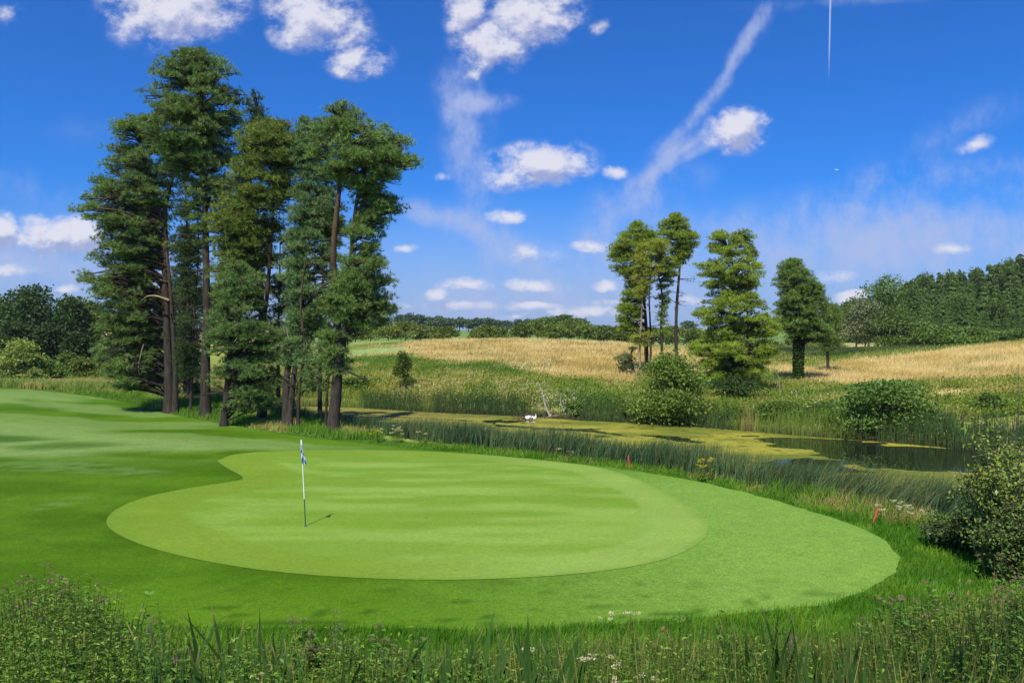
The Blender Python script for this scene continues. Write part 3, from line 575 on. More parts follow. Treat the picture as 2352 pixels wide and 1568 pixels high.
pine('low dark pine behind the right flank of the lone pine', [(.25, .08, ZP([(1650, 1030), (1652, 900), (1660, 760)]))],
     Z([(688, 1605, 1715), (730, 1580, 1745), (790, 1580, 1762), (850, 1570, 1764), (910, 1570, 1758), (970, 1580, 1740), (1010, 1600, 1715)]), d6+9, 44, N_R6*.95, gR, seed=30, rad=(1.1, .6), dead=1)

# ---------------------------------------------------------------- broadleaf trees, bushes, spruces
def leafy(mb, tm, W, D, H, n, leaf, col, lobes=16, trunk=.25, low=.12, seed=0, bark=BARK_LOW, spiky=0.0, sky=.06, bushy=False):
    """a crown of leaf-sized faces on many lobes, on a forked trunk; local coordinates, foot at the origin"""
    r = np.random.default_rng(seed)
    global rng
    keep = rng; rng = r
    L = []
    for k in range(lobes):
        th = r.uniform(0, 2*np.pi); v = r.random()**.8; z = low*H+(1-low)*H*(.12+.72*v)
        e = math.sqrt(max(1-(2*v-.85)**2*.8, .05))
        if bushy: v = r.random(); z = H*(.02+.8*v); e = math.sqrt(max(1-v*v*.9, .05))*1.08
        rho = r.random()**.5*.68*e
        R = r.uniform(.2, .34)
        L.append((np.array([W/2*rho*math.cos(th), D/2*rho*math.sin(th), z]), np.array([W/2*R*1.7, D/2*R*1.7, H*R*.62])))
    L.append((np.array([0, 0, H*.55]), np.array([W*.3, D*.3, H*.36]))); L.append((np.array([r.uniform(-.1, .1)*W, 0, H*.82]), np.array([W*.22, D*.22, H*.17])))
    zt = np.array([l[0][2]+l[1][2] for l in L]); sc = H/zt.max()
    per = max(n//len(L), 8)
    for c, R in L:
        c = c*np.array([1, 1, sc]); dd = rdir(per); dd[:, 2] = np.where(dd[:, 2] < -.35, -dd[:, 2], dd[:, 2])
        lump = 1+.2*np.sin(dd[:, 0]*6+c[0])*np.sin(dd[:, 2]*6+c[1])+.1*r.normal(size=per)
        pos = c+dd*R*(lump*r.random(per)**.22)[:, None]
        pos[:, 2] = np.maximum(pos[:, 2], low*H*.4+.05*r.random(per))
        tint = jitter(np.asarray(col)*r.uniform(.82, 1.18), per, .25, .1)
        dr = unit(dd*.6+rdir(per)*.9+np.array([0, 0, .25+spiky]))
        leaves(mb, pos, dr, leaf*(.6+.8*r.random((per, 1))), leaf*.62*(.6+.7*r.random((per, 1))), tint, .25, side=unit(np.cross(dr, rdir(per))))
    hb = low*H+.25*H
    tube(tm, smooth_path([[0, 0, -.3], [.02*W, 0, hb*.5], [0, .02*W, hb]], 4), np.linspace(trunk, trunk*.7, 9), 8, bark, .15)
    for c, R in L[:min(lobes, 9)]:
        c = c*np.array([1, 1, sc]); tube(tm, smooth_path([[0, 0, hb*.8], (c+np.array([0, 0, hb]))/2*np.array([.6, .6, 1]), c], 3), np.linspace(trunk*.55, trunk*.12, 7), 5, bark, .1, cap=False)
    rng = keep
def tree(name, label, cat, px, py, d, wpx, toppy, col, group, n=2600, leaf=.4, lobes=16, seed=0, low=.1, trunk=.2, base=None, depth=1.0, spiky=0.0, parts=('crown', 'trunk'), mat=None):
    x = (px-CX)*d/F; y = d; z = gz(x, y); W = wpx*d/F; H = ZC-(toppy-HY)*d/F-z
    root = thing(name, label, cat, (x, y, z), group); c, t = MB(), MB()
    leafy(c, t, W, W*depth, H, n, leaf, col, lobes, trunk, low, seed, spiky=spiky, bushy=(name == 'bush' and low <= 0))
    c.build(parts[0], mat or M_FARLEAF, root); t.build(parts[1], M_BARK, root); return root
K_DK = np.array(lin(80, 104, 48))*.75; K_MD = np.array(lin(106, 130, 54))*.8; K_LT = np.array(lin(150, 164, 76))*.85; K_HEDGE = np.array(lin(120, 134, 56))*.85; K_FAR = np.array(lin(98, 120, 82))*.8
gW = 'broadleaf trees of the dark wood at the left'
for i, (px, d, w, top, col, lab) in enumerate([
    (70, 118, 175, 655, K_DK, 'largest dark round topped tree of the left wood'), (-25, 122, 150, 668, K_MD, 'green tree cut by the left edge of the photograph'), (165, 124, 105, 680, K_DK*.95, 'dark domed tree second from the left pines'),
    (205, 135, 90, 690, K_MD*.9, 'paler willowy tree half hidden behind the leftmost pine'), (120, 110, 110, 745, K_DK*.8, 'shaded lower tree in front of the left wood'), (35, 108, 120, 740, K_DK*.9, 'lower dark tree behind the pale willow bush'),
    (180, 106, 80, 765, K_DK*.75, 'blackish pointed tree at the right foot of the left wood'), (300, 140, 120, 710, K_DK, 'dark tree seen through the lower boughs of the leftmost pine'), (400, 138, 130, 640, K_DK*.8, 'dark tree filling the gap behind the two thickest trunks'), (-90, 118, 120, 690, K_MD, 'tree just off the left edge'), (490, 142, 130, 655, K_DK*.85, 'dark tree glimpsed behind the tallest trunk')]):
    tree('broadleaf_tree', lab, 'tree', px, 0, d, w, top, col, gW, n=6500, leaf=.5, seed=100+i, lobes=24, low=.03)
gB = 'bushes along the marsh at the left'
for i, (px, d, w, top, col, lab) in enumerate([
    (40, 90, 130, 778, K_LT, 'pale yellow green willow bush at the left edge'), (115, 92, 60, 825, K_MD*1.2, 'small round green bush right of the pale willow'), (160, 100, 60, 808, K_MD*1.25, 'fresh green bush below the dark wood'),
    (195, 98, 80, 822, K_HEDGE, 'mid green bush near the middle of the marsh edge'), (255, 96, 90, 815, K_HEDGE*.9, 'grey green bush under the hanging pine boughs'), (340, 95, 90, 815, K_HEDGE, 'bush just left of the thickest trunk'), (80, 86, 50, 848, K_LT*.9, 'low tussocky bush at the foot of the willow'), (430, 100, 90, 810, K_DK, 'dark bush between the two thick trunks'), (560, 100, 110, 830, K_DK, 'dark bush behind the low bushy pine')]):
    tree('bush', lab, 'bush', px, 0, d, w, top, col, gB, n=3000, leaf=.32, seed=130+i, lobes=12, low=.0, trunk=.08, parts=('foliage', 'stem'))
# hedge beyond the golden meadow
gH = 'hedge trees beyond the golden meadow'
hz = [(815, 160, 60, 752), (850, 165, 70, 745), (890, 160, 80, 748), (930, 165, 70, 738), (965, 160, 60, 748), (1005, 165, 55, 752), (1030, 158, 44, 750), (1095, 160, 45, 758), (1120, 162, 70, 748), (1150, 160, 40, 754), (1200, 170, 60, 742), (1235, 175, 60, 738), (1270, 172, 70, 743), (1310, 176, 80, 735), (1345, 172, 70, 742), (1385, 170, 70, 748), (1425, 172, 60, 750), (1460, 174, 70, 748), (1500, 176, 80, 752), (1545, 178, 70, 748), (1590, 176, 70, 754), (1640, 178, 60, 756), (1690, 180, 80, 745), (1750, 178, 80, 742), (1810, 180, 80, 738), (1865, 182, 80, 735), (760, 165, 70, 752), (700, 170, 70, 755), (640, 172, 60, 760)]
hl = ['olive hedge tree beside the right edge of the pine clump', 'broad round hedge tree under the hanging pine bough', 'dense hedge tree, third from the pine clump', 'tallest hedge tree left of the gap', 'hedge tree with a flat top left of the gap', 'reddish tinged hawthorn beside the gap in the hedge', 'small hedge tree closing the left side of the gap', 'low bush standing alone in the hedge gap', 'round hawthorn standing in the hedge gap', 'small hawthorn at the right of the gap',
      'first hedge tree right of the gap', 'hedge tree second right of the gap', 'hedge tree in front of the two far green domes', 'tallest hedge tree right of the gap', 'hedge tree sloping down to the right', 'low hedge tree near the far pines', 'hedge tree just left of the far pines', 'hedge tree behind the leaning pine of the far group', 'hedge tree seen between the far pine trunks', 'hedge tree right of the tall clean stem', 'hedge tree half hidden by the broadest pine', 'hedge tree behind the broadest pine', 'hedge tree behind the middle of the broadest pine', 'dark hedge tree between the broadest pine and the lone pine', 'hedge tree just left of the ivy covered trunk', 'hedge tree behind the crown of the lone pine',
      'hedge tree behind the rightmost trunk of the clump', 'hedge tree seen between the twin trunks and the rightmost pine', 'hedge tree glimpsed through the middle of the pine clump']
for i, ((px, d, w, top), lab) in enumerate(zip(hz, hl)):
    tree('hedge_tree', lab, 'tree', px, 0, d, w*1.15, top, K_HEDGE*(.85+.3*((i*7) % 5)/5), gH, n=2600, leaf=.42, seed=160+i, lobes=12, low=.0, trunk=.12)
gF = 'far trees on the skyline'
fz = [(815, 740), (845, 733), (880, 736), (920, 730), (945, 726), (965, 730), (990, 735), (1010, 732), (1028, 738), (1055, 736), (1075, 740), (1098, 738), (1125, 737), (1145, 742), (1165, 744), (1190, 741), (1215, 740), (1250, 736), (1300, 730), (1330, 738), (1280, 735), (740, 740), (690, 745), (640, 742), (570, 748), (1450, 748), (1580, 745)]
for i, (px, top) in enumerate(fz):
    lab = ['bluish far tree on the skyline left of the hedge gap', 'bluish far tree on the skyline above the hedge gap', 'far green tree rising behind the right half of the hedge', 'far tree on the skyline glimpsed behind nearer pines'][0 if 800 < px < 1035 else 1 if 1035 <= px < 1180 else 2 if 1180 <= px < 1400 else 3]
    top -= 6; d = 440 if px < 1235 or px > 1400 else 330
    tree('far_tree', lab, 'tree', px, 0, d, 44 if d > 400 else 75, top, K_FAR if d > 400 else K_MD, gF, n=1300, leaf=1.1, seed=200+i, lobes=10, low=.08, trunk=.3)

# spruces on the right hillside: four shapes, copied
def spruce(label, loc, H, seed, col):
    global rng
    keep = rng; rng = np.random.default_rng(seed); root = thing('spruce_tree', label, 'spruce tree', loc, 'spruces packed on the right hillside'); c, t = MB(), MB()
    for k in range(430):
        v = rng.random()**.75; z = H*(1-v*.94); r = .29*H*v**1.0*rng.uniform(.5, 1.15)+.08; th = rng.uniform(0, 2*np.pi); u = np.array([math.cos(th), math.sin(th), 0])
        m = 13; s = rng.random((m, 1))**.6; pos = np.array([0, 0, z])+u*r*s+np.array([0, 0, -1])*r*(.15*s+.45*s*s)+rng.normal(size=(m, 3))*.1*np.array([1, 1, .6])
        sd = np.array([-u[1], u[0], 0]); dr = unit(u*.8+np.array([0, 0, -.55])+sd*rng.uniform(-.9, .9, (m, 1)))
        leaves(c, pos, dr, H*.036*(.7+.7*rng.random((m, 1))), H*.013*(.7+.6*rng.random((m, 1))), jitter(np.asarray(col)*rng.uniform(.75, 1.2), m, .25, .1), .5)
    c.add([[0, 0, H*1.03], [.12, 0, H*.93], [-.06, .1, H*.93], [-.06, -.1, H*.93]], [[0, 1, 2], [0, 2, 3], [0, 3, 1]], col)
    tube(t, [[0, 0, -.4], [0, 0, H*.5], [0, 0, H*.98]], [H*.014, H*.009, .03], 6, BARK_LOW)
    c.build('crown', M_FARLEAF, root); t.build('trunk', M_BARK, root); rng = keep; return root
SP = np.array(lin(98, 124, 50))*.8
protos = {}
def place_spruce(px, d, top, label, kind):
    x = (px-CX)*d/F; z = gz(x, d); H = max(ZC-(top-HY)*d/F-z, 6)
    if kind not in protos:
        protos[kind] = (spruce(label, (x, d, z-.2), 18, 300+kind, SP*(1, .85, 1.12, .95, .75)[kind]), 18)
        r = protos[kind][0]; r.scale = (H/18*1.05, H/18*1.05, H/18); return
    r, h0 = protos[kind]; k = H/h0; w = k*rng.uniform(.9, 1.2)
    dup(r, (x, d, z-.2), rng.uniform(0, 6.28), (w, w, k), label)
def skyline(px): return np.interp(px, [1880, 1915, 1940, 1960, 1985, 2040, 2100, 2140, 2200, 2260, 2300, 2352, 2420, 2500], [745, 700, 692, 690, 682, 672, 632, 628, 622, 612, 600, 580, 565, 555])
ROWS = [(262, 0, 'spruce whose tip breaks the skyline of the right wood'), (246, 22, 'spruce just below the skyline of the right wood'), (230, 52, 'spruce high up in the right wood'), (216, 82, 'spruce in the middle of the right wood'), (203, 112, 'spruce low down in the right wood'), (191, 140, 'spruce at the front edge of the right wood')]
for ri, (d, drop, lab) in enumerate(ROWS):
    px = 2072 if ri else 1905
    while px < 2420:
        q = px+rng.uniform(-9, 9); top = skyline(q)+drop*(.55+.45*(q-2050)/300 if q > 2050 else .55)+(rng.uniform(-5, 7) if ri == 0 else rng.uniform(-16, 24))
        w = 'left end' if q < 2130 else ('middle' if q < 2250 else 'right end')
        place_spruce(q, d+rng.uniform(-5, 5), min(top, 772), lab+', towards its '+w, int(rng.integers(0, 5))); px += rng.uniform(13, 30) if ri else rng.uniform(7, 13)
gE = 'broadleaf trees at the edge of the right wood'
for i, (px, d, w, top, lab) in enumerate([(2125, 250, 60, 626, 'rounded broadleaf crown among the spruce tips, left of the skyline middle'), (2183, 255, 50, 618, 'rounded broadleaf crown among the spruce tips, at the skyline middle'), (2236, 250, 56, 612, 'rounded broadleaf crown among the spruce tips, right of the skyline middle'), (2312, 246, 60, 592, 'rounded broadleaf crown among the spruce tips near the right edge'), (2095, 225, 60, 655, 'olive broadleaf crown breaking the spruces below the left skyline'), (2205, 215, 70, 672, 'olive broadleaf crown in the middle of the spruces'), (2290, 205, 70, 690, 'olive broadleaf crown among the lower spruces at the right')]):
    tree('broadleaf_tree', lab, 'tree', px, 0, d, w, top, K_MD*.95, gE, n=3000, leaf=.55, seed=480+i, lobes=14, low=.05)
for i, (px, d, w, top, col, lab) in enumerate([
    (2030, 176, 120, 632, K_MD*1.05, 'domed sycamore standing highest at the left end of the right wood'), (1985, 172, 105, 690, np.array(lin(128, 138, 92))*.75, 'greyish whitebeam with pale leaves at the edge of the right wood'), (2045, 168, 120, 705, K_MD*.9, 'dark broadleaf tree right of the pale whitebeam'),
    (1965, 182, 80, 684, K_MD, 'slim green tree leftmost in the right wood'), (2110, 166, 110, 742, K_MD*1.1, 'low broadleaf tree below the spruces, left of the big bramble mound'), (2165, 162, 120, 745, K_MD*1.2, 'wide low thicket tree in front of the spruces'), (2225, 160, 110, 752, K_MD*1.25, 'bright green bush against the top of the golden slope'), (2080, 170, 100, 735, K_DK*1.1, 'dark shaded tree in the foot of the right wood'),
    (2290, 165, 90, 760, K_MD*.9, 'low tree in front of the right end of the spruces'), (2350, 163, 90, 755, K_MD, 'low tree cut by the right edge of the photograph'), (2088, 640, 30, 645, K_DK, 'small dark tree top on the skyline of the right wood')][:10]):
    tree('broadleaf_tree', lab, 'tree', px, 0, d, w*1.15, top, col, gE, n=5200, leaf=.5, seed=400+i, lobes=18, low=.02)
gM = 'bushes in the valley between the meadows'
for i, (px, d, w, top, col, lab) in enumerate([(1905, 130, 90, 785, K_HEDGE, 'wide dark bush beneath the low pine beside the lone pine'), (1860, 135, 60, 790, K_HEDGE, 'bush behind the ivy covered trunk'), (1990, 128, 42, 802, K_HEDGE*1.15, 'small round bush on the pale field in the valley'), (2105, 132, 50, 796, K_HEDGE*1.1, 'brownish round bush at the left end of the golden crest'), (2065, 134, 50, 800, K_HEDGE, 'low spreading bush left of the brownish one'), (1770, 135, 90, 785, K_HEDGE, 'bush behind the right flank of the broadest pine'), (1700, 140, 70, 780, K_HEDGE, 'bush glimpsed under the broadest pine')]):
    tree('bush', lab, 'bush', px, 0, d, w, top, col, gM, n=1500, leaf=.35, seed=430+i, lobes=9, low=.0, trunk=.07, parts=('foliage', 'stem'))
# a tree behind the viewpoint whose crown shades the right foreground
_r = thing('broadleaf_tree', 'tree behind the viewpoint, seen only by the shade it throws on the right foreground', 'tree', (4.4, .4, gz(4.4, .4))); _c, _t = MB(), MB()
leafy(_c, _t, 8.0, 6.0, 8.0, 6500, .2, K_MD, 16, .16, .5, 499)
_c.build('crown', M_FARLEAF, _r); _t.build('trunk', M_BARK, _r)
# bushes on the far bank
gK = 'bushes on the far bank of the pond'
for i, (px, d, w, top, col, lab, n, dep, ph) in enumerate([
    (1545, gd(1540, 972), 185, 808, np.array(lin(118, 140, 58))*.95, 'tall round willow bush at the water below the far pines', 9000, .9, .0), (2040, gd(2040, 985), 245, 876, np.array(lin(104, 132, 58))*.9, 'wide dark willow bush leaning over the open water', 9000, .8, .0), (925, gd(925, 900), 46, 806, K_MD*.8, 'slim upright sapling on the green bank left of the swans', 1500, 1, .25),
    (1690, gd(1700, 925), 190, 868, K_DK*.9, 'dark shaded bush at the foot of the broadest pine', 3000, .8, 0), (2270, gd(2270, 950), 80, 905, K_MD, 'small bush on the right bank behind the sapling', 2000, 1, 0), (1330, gd(1310, 950), 60, 922, K_MD*1.1, 'low leafy bush above the fallen log', 1500, 1, 0), (1450, gd(1440, 955), 60, 925, K_MD*1.1, 'low bush left of the round willow', 1500, 1, 0),
    (1790, gd(1790, 955), 150, 925, np.array(lin(110, 140, 56))*.66, 'bright green bramble mound above the far reeds', 3000, .6, 0), (1900, gd(1900, 955), 130, 928, np.array(lin(104, 132, 56))*.66, 'bramble mound left of the wide willow bush', 2600, .6, 0), (1690, gd(1680, 960), 90, 938, np.array(lin(108, 140, 56))*.66, 'low bramble patch right of the round willow', 1800, .6, 0), (700, gd(700, 900), 130, 868, K_MD*1.1, 'bramble bank seen behind the clump trunks', 2500, .7, 0), (820, gd(820, 890), 90, 868, K_MD*1.15, 'bramble mound right of the rightmost trunk', 2000, .7, 0)]):
    tree('bush', lab, 'bush', px, 0, d, w, top, col, gK, n=int(n*1.3), leaf=.2, seed=450+i, lobes=30 if n > 8000 else 18, low=ph*.3, trunk=.06, parts=('foliage', 'stem'), depth=dep, spiky=.3 if n > 8000 else 0)
# ---------------------------------------------------------------- grasses, reeds and ground cover ("stuff")
def scatter(n, x0, x1, y0, y1): return rng.uniform(x0, x1, n), rng.uniform(y0, y1, n)
def on_ground(x, y, dz=-.03): return np.stack([x, y, terrain(x, y)+dz], 1)
def lean(n, amt, wind=(.35, .05)): return (rng.normal(size=(n, 3))*np.array([1, 1, 0])*.6+np.array([wind[0], wind[1], 0]))*amt
GR = np.array(lin(84, 136, 24))*.8; GR2 = np.array(lin(122, 164, 44))*.85; STRAW = np.array(lin(205, 180, 115))*.7; REED = np.array(lin(76, 112, 78))*.6; REED2 = np.array(lin(106, 134, 88))*.62; BROWN = np.array(lin(135, 100, 60))*.6
# lush uncut grass round the apron
x, y = scatter(330000, -12, 16, 10.0, 34); sl = sdf(LAWN, x, y); sw = sdf(POND, x, y)
right = np.array([(9, 10), (12, 12), (11.5, 18), (9.8, 20.5)])
k = (sl < .15) & (sl > -3.2) & (sw < -2.4) & (x > -9) & (rng.random(len(x)) < np.where(y > 22, .35, np.where(sl > -.5, 1, .75)))
k &= (y > 10.6)
x, y, sl = x[k], y[k], sl[k]; n = len(x)
h = np.where(y < 15, .20, .17)*(.5+.8*rng.random(n))*sstep(.15, -.2, sl)*.9+.03; h = np.where(y > 21, h*1.0, h)
c = jitter(mixc(GR, GR2, sstep(.4, .65, fbm(x/1.2, y/.9, 3, 91))), n, .25, .1)
mb = MB(); blades(mb, on_ground(x, y), h, .014+.0006*(y-10), lean(n, .09), c*.8, c*1.1, 2); tag(mb.build('rough_grass', M_GRASS), 'lush uncut grass around the mown apron', kind='stuff')
# bulrushes along the near bank
def near_w(x, y): return sdf(POND, x, y)
x, y = scatter(420000, -24, 22, 18, 68); s = near_w(x, y); px = CX+x*F/y
nearside = sdf(np.array([(-26, 68), (-14, 54), (-6, 46), (0, 41), (6, 36), (10, 33), (14, 28), (18, 23), (24, 16), (0, 16), (-30, 40)]), x, y) > 0
dens = sstep(-4.4, -3.2, s)*sstep(.9, .1, s)*sstep(-.4, -.8, sdf(LAWN, x, y))
dens = dens*np.where((x > 12) & (y < 26), .8, 1)
k = nearside & (rng.random(len(x)) < dens*np.where(y > 40, .45, .75)*(.45+.9*sstep(.35, .6, fbm(x/1.3, y/1.3, 3, 95))))
x, y, s = x[k], y[k], s[k]; n = len(x)
h = (1.2+.5*rng.random(n))*(.75+.45*fbm(x/2, y/2, 2, 97)); h *= np.where(y > 40, .85, 1.0)*sstep(-5.5, -2.6, s)*.5+.5*np.where(y > 40, .85, 1.0); h = np.where(x > 13, h*.8, h)*np.where(y > 34, .76, .84)
t = fbm(x/1.5, y/1.5, 3, 99); c = jitter(mixc(REED*1.15, REED2*1.2, sstep(.4, .65, t)), n, .3, .1); b = rng.random(n) < .06; c[b] = jitter(BROWN*1.1, b.sum(), .3)
flop = sstep(7, 10, x)*.8; L = lean(n, .34)+np.stack([flop*rng.uniform(.1, .9, n), -flop*rng.uniform(0, .3, n), 0*flop], 1)
mb = MB(); p = on_ground(x, y); p[:, 2] = np.maximum(p[:, 2], WATER-.1); blades(mb, p, h, .011+.0006*y, L, c*.75, mixc(c, c*np.array([1.5, 1.2, .8]), np.full(n, .5)), 3)
tag(mb.build('reed_bed', M_GRASS), 'dark bulrushes lining the near bank of the pond', kind='stuff')
# mixed bank grasses between the lawn lip and the reeds
x, y = scatter(260000, -14, 16, 16, 42); s = near_w(x, y); sl = sdf(LAWN, x, y)
k = (sl < -.15) & (s < -1.6) & (s > -4.6) & nearside[:1].repeat(len(x)) if False else (sl < -.15) & (s < -1.5) & (s > -5.2) & (y > 16.5) & (sl > np.where(x > 8, -2.2, -.9)) & (rng.random(len(x)) < .8)
x, y, sl = x[k], y[k], sl[k]; n = len(x); h = sstep(-.1, -1.3, sl)*(.2+.3*rng.random(n))+.05
st = sstep(.56, .76, fbm(x/1.4, y/1.2, 3, 103)+.42*np.exp(-((x+6.3)/2.2)**2)*(y > 32)+.08*(x > 7)); c = jitter(mixc(GR2*.8, STRAW, st*.85), n, .3, .12)
mb = MB(); blades(mb, on_ground(x, y), h, .012+.0005*y, lean(n, .2), c*.85, c*1.1, 2); tag(mb.build('bank_grass', M_GRASS), 'mixed green and straw grasses on the near bank', kind='stuff')
# reeds on the far side, thick where the photograph shows them
x, y = scatter(150000, -26, 30, 36, 82); s = near_w(x, y); farside = sdf(np.array([(-30, 70), (-14, 57), (-5, 50), (2, 45), (8, 40), (14, 36), (20, 34), (34, 30), (60, 36), (50, 90), (-40, 95)]), x, y) > 0; px = CX+x*F/y
pd = np.interp(px, [560, 640, 820, 830, 860, 960, 985, 1000, 1180, 1230, 1290, 1330, 1340, 1470, 1560, 1570, 1660, 1670, 1700, 1880, 1940, 2000, 2020, 2350], [.5, .7, .7, 1, 1, .9, .5, 1, 1, .2, .05, .1, 1, 1, .4, 1, 1, .7, .8, .9, 1, .6, 1, 1])
k = farside & (s > -2.4) & (s < .25) & (rng.random(len(x)) < pd*.95); x, y, s, px = x[k], y[k], s[k], px[k]; n = len(x)
drk = np.interp(px, [560, 820, 840, 960, 985, 1000, 1230, 1340, 1660, 1700, 1930, 1990, 2350], [0, 0, .9, .9, .3, 1, 1, .9, .9, .15, .25, .9, 1]); h = (1.0+.45*rng.random(n))*np.interp(px, [560, 820, 1000, 1230, 1340, 1700, 2000, 2350], [.62, .66, .85, .8, .8, .8, 1.0, 1.15])
c = jitter(mixc(np.array(lin(142, 166, 70))*.85, np.array(lin(78, 108, 62))*.75, drk), n, .3, .1); b = rng.random(n) < .04; c[b] = jitter(BROWN, b.sum()); pale = np.abs(px-1720) < 18; c[pale & (rng.random(n) < .6)] = STRAW*.9
mb = MB(); p = on_ground(x, y); p[:, 2] = np.maximum(p[:, 2], WATER-.1); blades(mb, p, h, .036, lean(n, .16, (.2, 0)), c*.8, c*1.05, 2); tag(mb.build('reed_bed', M_GRASS), 'tall reeds along the far shore of the pond', kind='stuff')
# golden meadow
def fan(n, d0, d1, p0, p1):
    d = d0*(d1/d0)**rng.random(n); px = rng.uniform(p0, p1, n); return (px-CX)*d/F, d
x, y = fan(260000, 62, 165, 560, 2400); g = gold_amount(x, y); k = (g > rng.random(len(x))*.9+.05) & (sdf(PALE_GREEN, x, y) < 0) & (sdf(POND, x, y) < -3.5); x, y, g = x[k], y[k], g[k]; n = len(x)
t = fbm(x/3.5, y/4.5, 3, 111); c = jitter(mixc(np.array(lin(234, 210, 144))*.82, np.array(lin(216, 188, 116))*.8, sstep(.35, .7, t)), n, .12, .04); grn = (fbm(x/5, y/6, 3, 113) > .64) & (rng.random(n) < .25); c[grn] = jitter(np.array(lin(140, 150, 74))*.68, grn.sum())
dd = (fbm(x/4, y/3.0, 3, 115) > .68) & (rng.random(n) < .3) & (x < 18); c[dd] = jitter(np.array(lin(96, 104, 56))*.6, dd.sum())
mb = MB(); blades(mb, on_ground(x, y), (.45+.4*rng.random(n)), .03+.0005*y, lean(n, .25, (.5, .1)), c*.9, c*1.12, 2); tag(mb.build('meadow_grass', M_GRASS), 'ripe golden grass over the meadow', kind='stuff')
# green bank: coarse herbs and grasses with cream flowers
x, y = fan(230000, 46, 112, 560, 2400); g = gold_amount(x, y); s = sdf(POND, x, y); k = (g < rng.random(len(x))*.8+.1) & (s < -1.6) & farside[:1].repeat(len(x)) if False else (g < rng.random(len(x))*.8+.1) & (s < -1.6) & (sdf(np.array([(-40, 72), (-22, 64), (-5, 48), (8, 38), (20, 30), (50, 16), (90, 20), (90, 130), (-60, 130)]), x, y) > 0)
x, y = x[k], y[k]; n = len(x); t = fbm(x/2.2, y/3, 4, 121); u = fbm(x/6, y/7, 3, 123)
c = mixc(np.array(lin(136, 154, 56))*.82, np.array(lin(180, 174, 92))*.86, sstep(.42, .68, t)); c = mixc(c, np.array(lin(108, 140, 50))*.85, sstep(.5, .68, u)); c = jitter(c, n, .3, .12)
half = rng.random(n) < .5; mb = MB(); q = on_ground(x, y); hh = .3+.5*rng.random(n)*(.6+.8*t)
blades(mb, q[half], hh[half], .06+.0005*y[half], lean(half.sum(), .22), c[half]*.85, c[half]*1.1, 2)
m = ~half; b0 = np.repeat(q[m], 3, 0)+rng.normal(size=(m.sum()*3, 3))*np.array([.16, .16, 0])+np.array([0, 0, 1])*(rng.random((m.sum()*3, 1))*np.repeat(hh[m], 3)[:, None]); dr = unit(rdir(len(b0))+np.array([0, -.2, .5]))
leaves(mb, b0, dr, .2*(.6+.8*rng.random((len(b0), 1))), .12, np.repeat(c[m], 3, 0)*.95, .3); tag(mb.build('bank_herbs', M_GRASS), 'coarse green herbs covering the far bank', kind='stuff')
px = np.concatenate([rng.uniform(900, 1250, 420), rng.uniform(1230, 1330, 300), rng.uniform(850, 1500, 240), rng.uniform(1800, 2100, 160)]); py = np.concatenate([rng.normal(893, 12, 420), rng.normal(925, 14, 300), rng.uniform(860, 930, 240), rng.uniform(905, 950, 160)])
q = np.array([G(a, b+10, 40, 120) for a, b in zip(px[::2], py[::2])]); q = np.repeat(q, 2, 0)+rng.normal(size=(len(q)*2, 3))*np.array([.3, .3, 0]); q[:, 2] = terrain(q[:, 0], q[:, 1])+.45+.35*rng.random(len(q)); b0 = np.repeat(q, 3, 0)+rng.normal(size=(len(q)*3, 3))*.045
mb = MB(); leaves(mb, b0, rdir(len(b0))+np.array([0, -.3, .8]), .075, .075, jitter(np.array(lin(232, 226, 180))*.8, len(b0), .1), .1); tag(mb.build('meadow_flowers', M_FLOWER), 'cream flower heads dotted over the far bank', kind='stuff')
# marsh at the left: rushes and straw
x, y = fan(120000, 60, 112, -60, 640); k = (sdf(LAWN, x, y) < -.1) & (sdf(POND, x, y) < -1); x, y = x[k], y[k]; n = len(x); t = fbm(x/4, y/6, 3, 131); c = mixc(np.array(lin(142, 162, 76))*.85, np.array(lin(186, 174, 98))*.85, sstep(.45, .62, t)); px = CX+x*F/y
c = mixc(c, np.array(lin(140, 104, 72))*.6, sstep(.46, .58, fbm(x/5, y/4, 2, 133))*(px > 330)*(y < 85)); c = jitter(c, n, .3, .1)
mb = MB(); blades(mb, on_ground(x, y), .35+.4*rng.random(n), .07, lean(n, .2), c*.85, c*1.1, 2); tag(mb.build('marsh_grass', M_GRASS), 'rushes and straw coloured grass in the marsh at the left', kind='stuff')
# rank grass under and beside the pines, between the lawn edge and the marsh
x, y = scatter(90000, -34, -6, 36, 64); sl = sdf(LAWN, x, y); k = (sl < .1) & (sdf(POND, x, y) < -1.2); x, y, sl = x[k], y[k], sl[k]; n = len(x); t = fbm(x/2.5, y/3, 3, 137); c = jitter(mixc(np.array(lin(112, 152, 46))*.8, np.array(lin(176, 174, 90))*.8, sstep(.45, .68, t)), n, .25, .1)
mb = MB(); blades(mb, on_ground(x, y), (.12+.3*rng.random(n))*sstep(.1, -.8, sl)+.05, .045, lean(n, .14), c*.85, c*1.1, 2); tag(mb.build('pine_edge_grass', M_GRASS), 'rank grass along the lawn edge under the pines', kind='stuff')
# dark rushes in the valley at the right
x, y = fan(30000, 96, 135, 1740, 2130); py = HY+(ZC-terrain(x, y))*F/y; k = (y > np.interp(CX+x*F/y, [1740, 1950, 2130], [104, 104, 112])); x, y = x[k], y[k]; n = len(x); c = jitter(mixc(np.array(lin(84, 108, 56))*.62, np.array(lin(140, 148, 80))*.65, sstep(.45, .6, fbm(x/6, y/3, 2, 135))), n)
mb = MB(); blades(mb, on_ground(x, y), .6+.4*rng.random(n), .12, lean(n, .2), c*.85, c*1.05, 2); tag(mb.build('valley_rushes', M_GRASS), 'dark rushes in the dip behind the golden slope', kind='stuff')

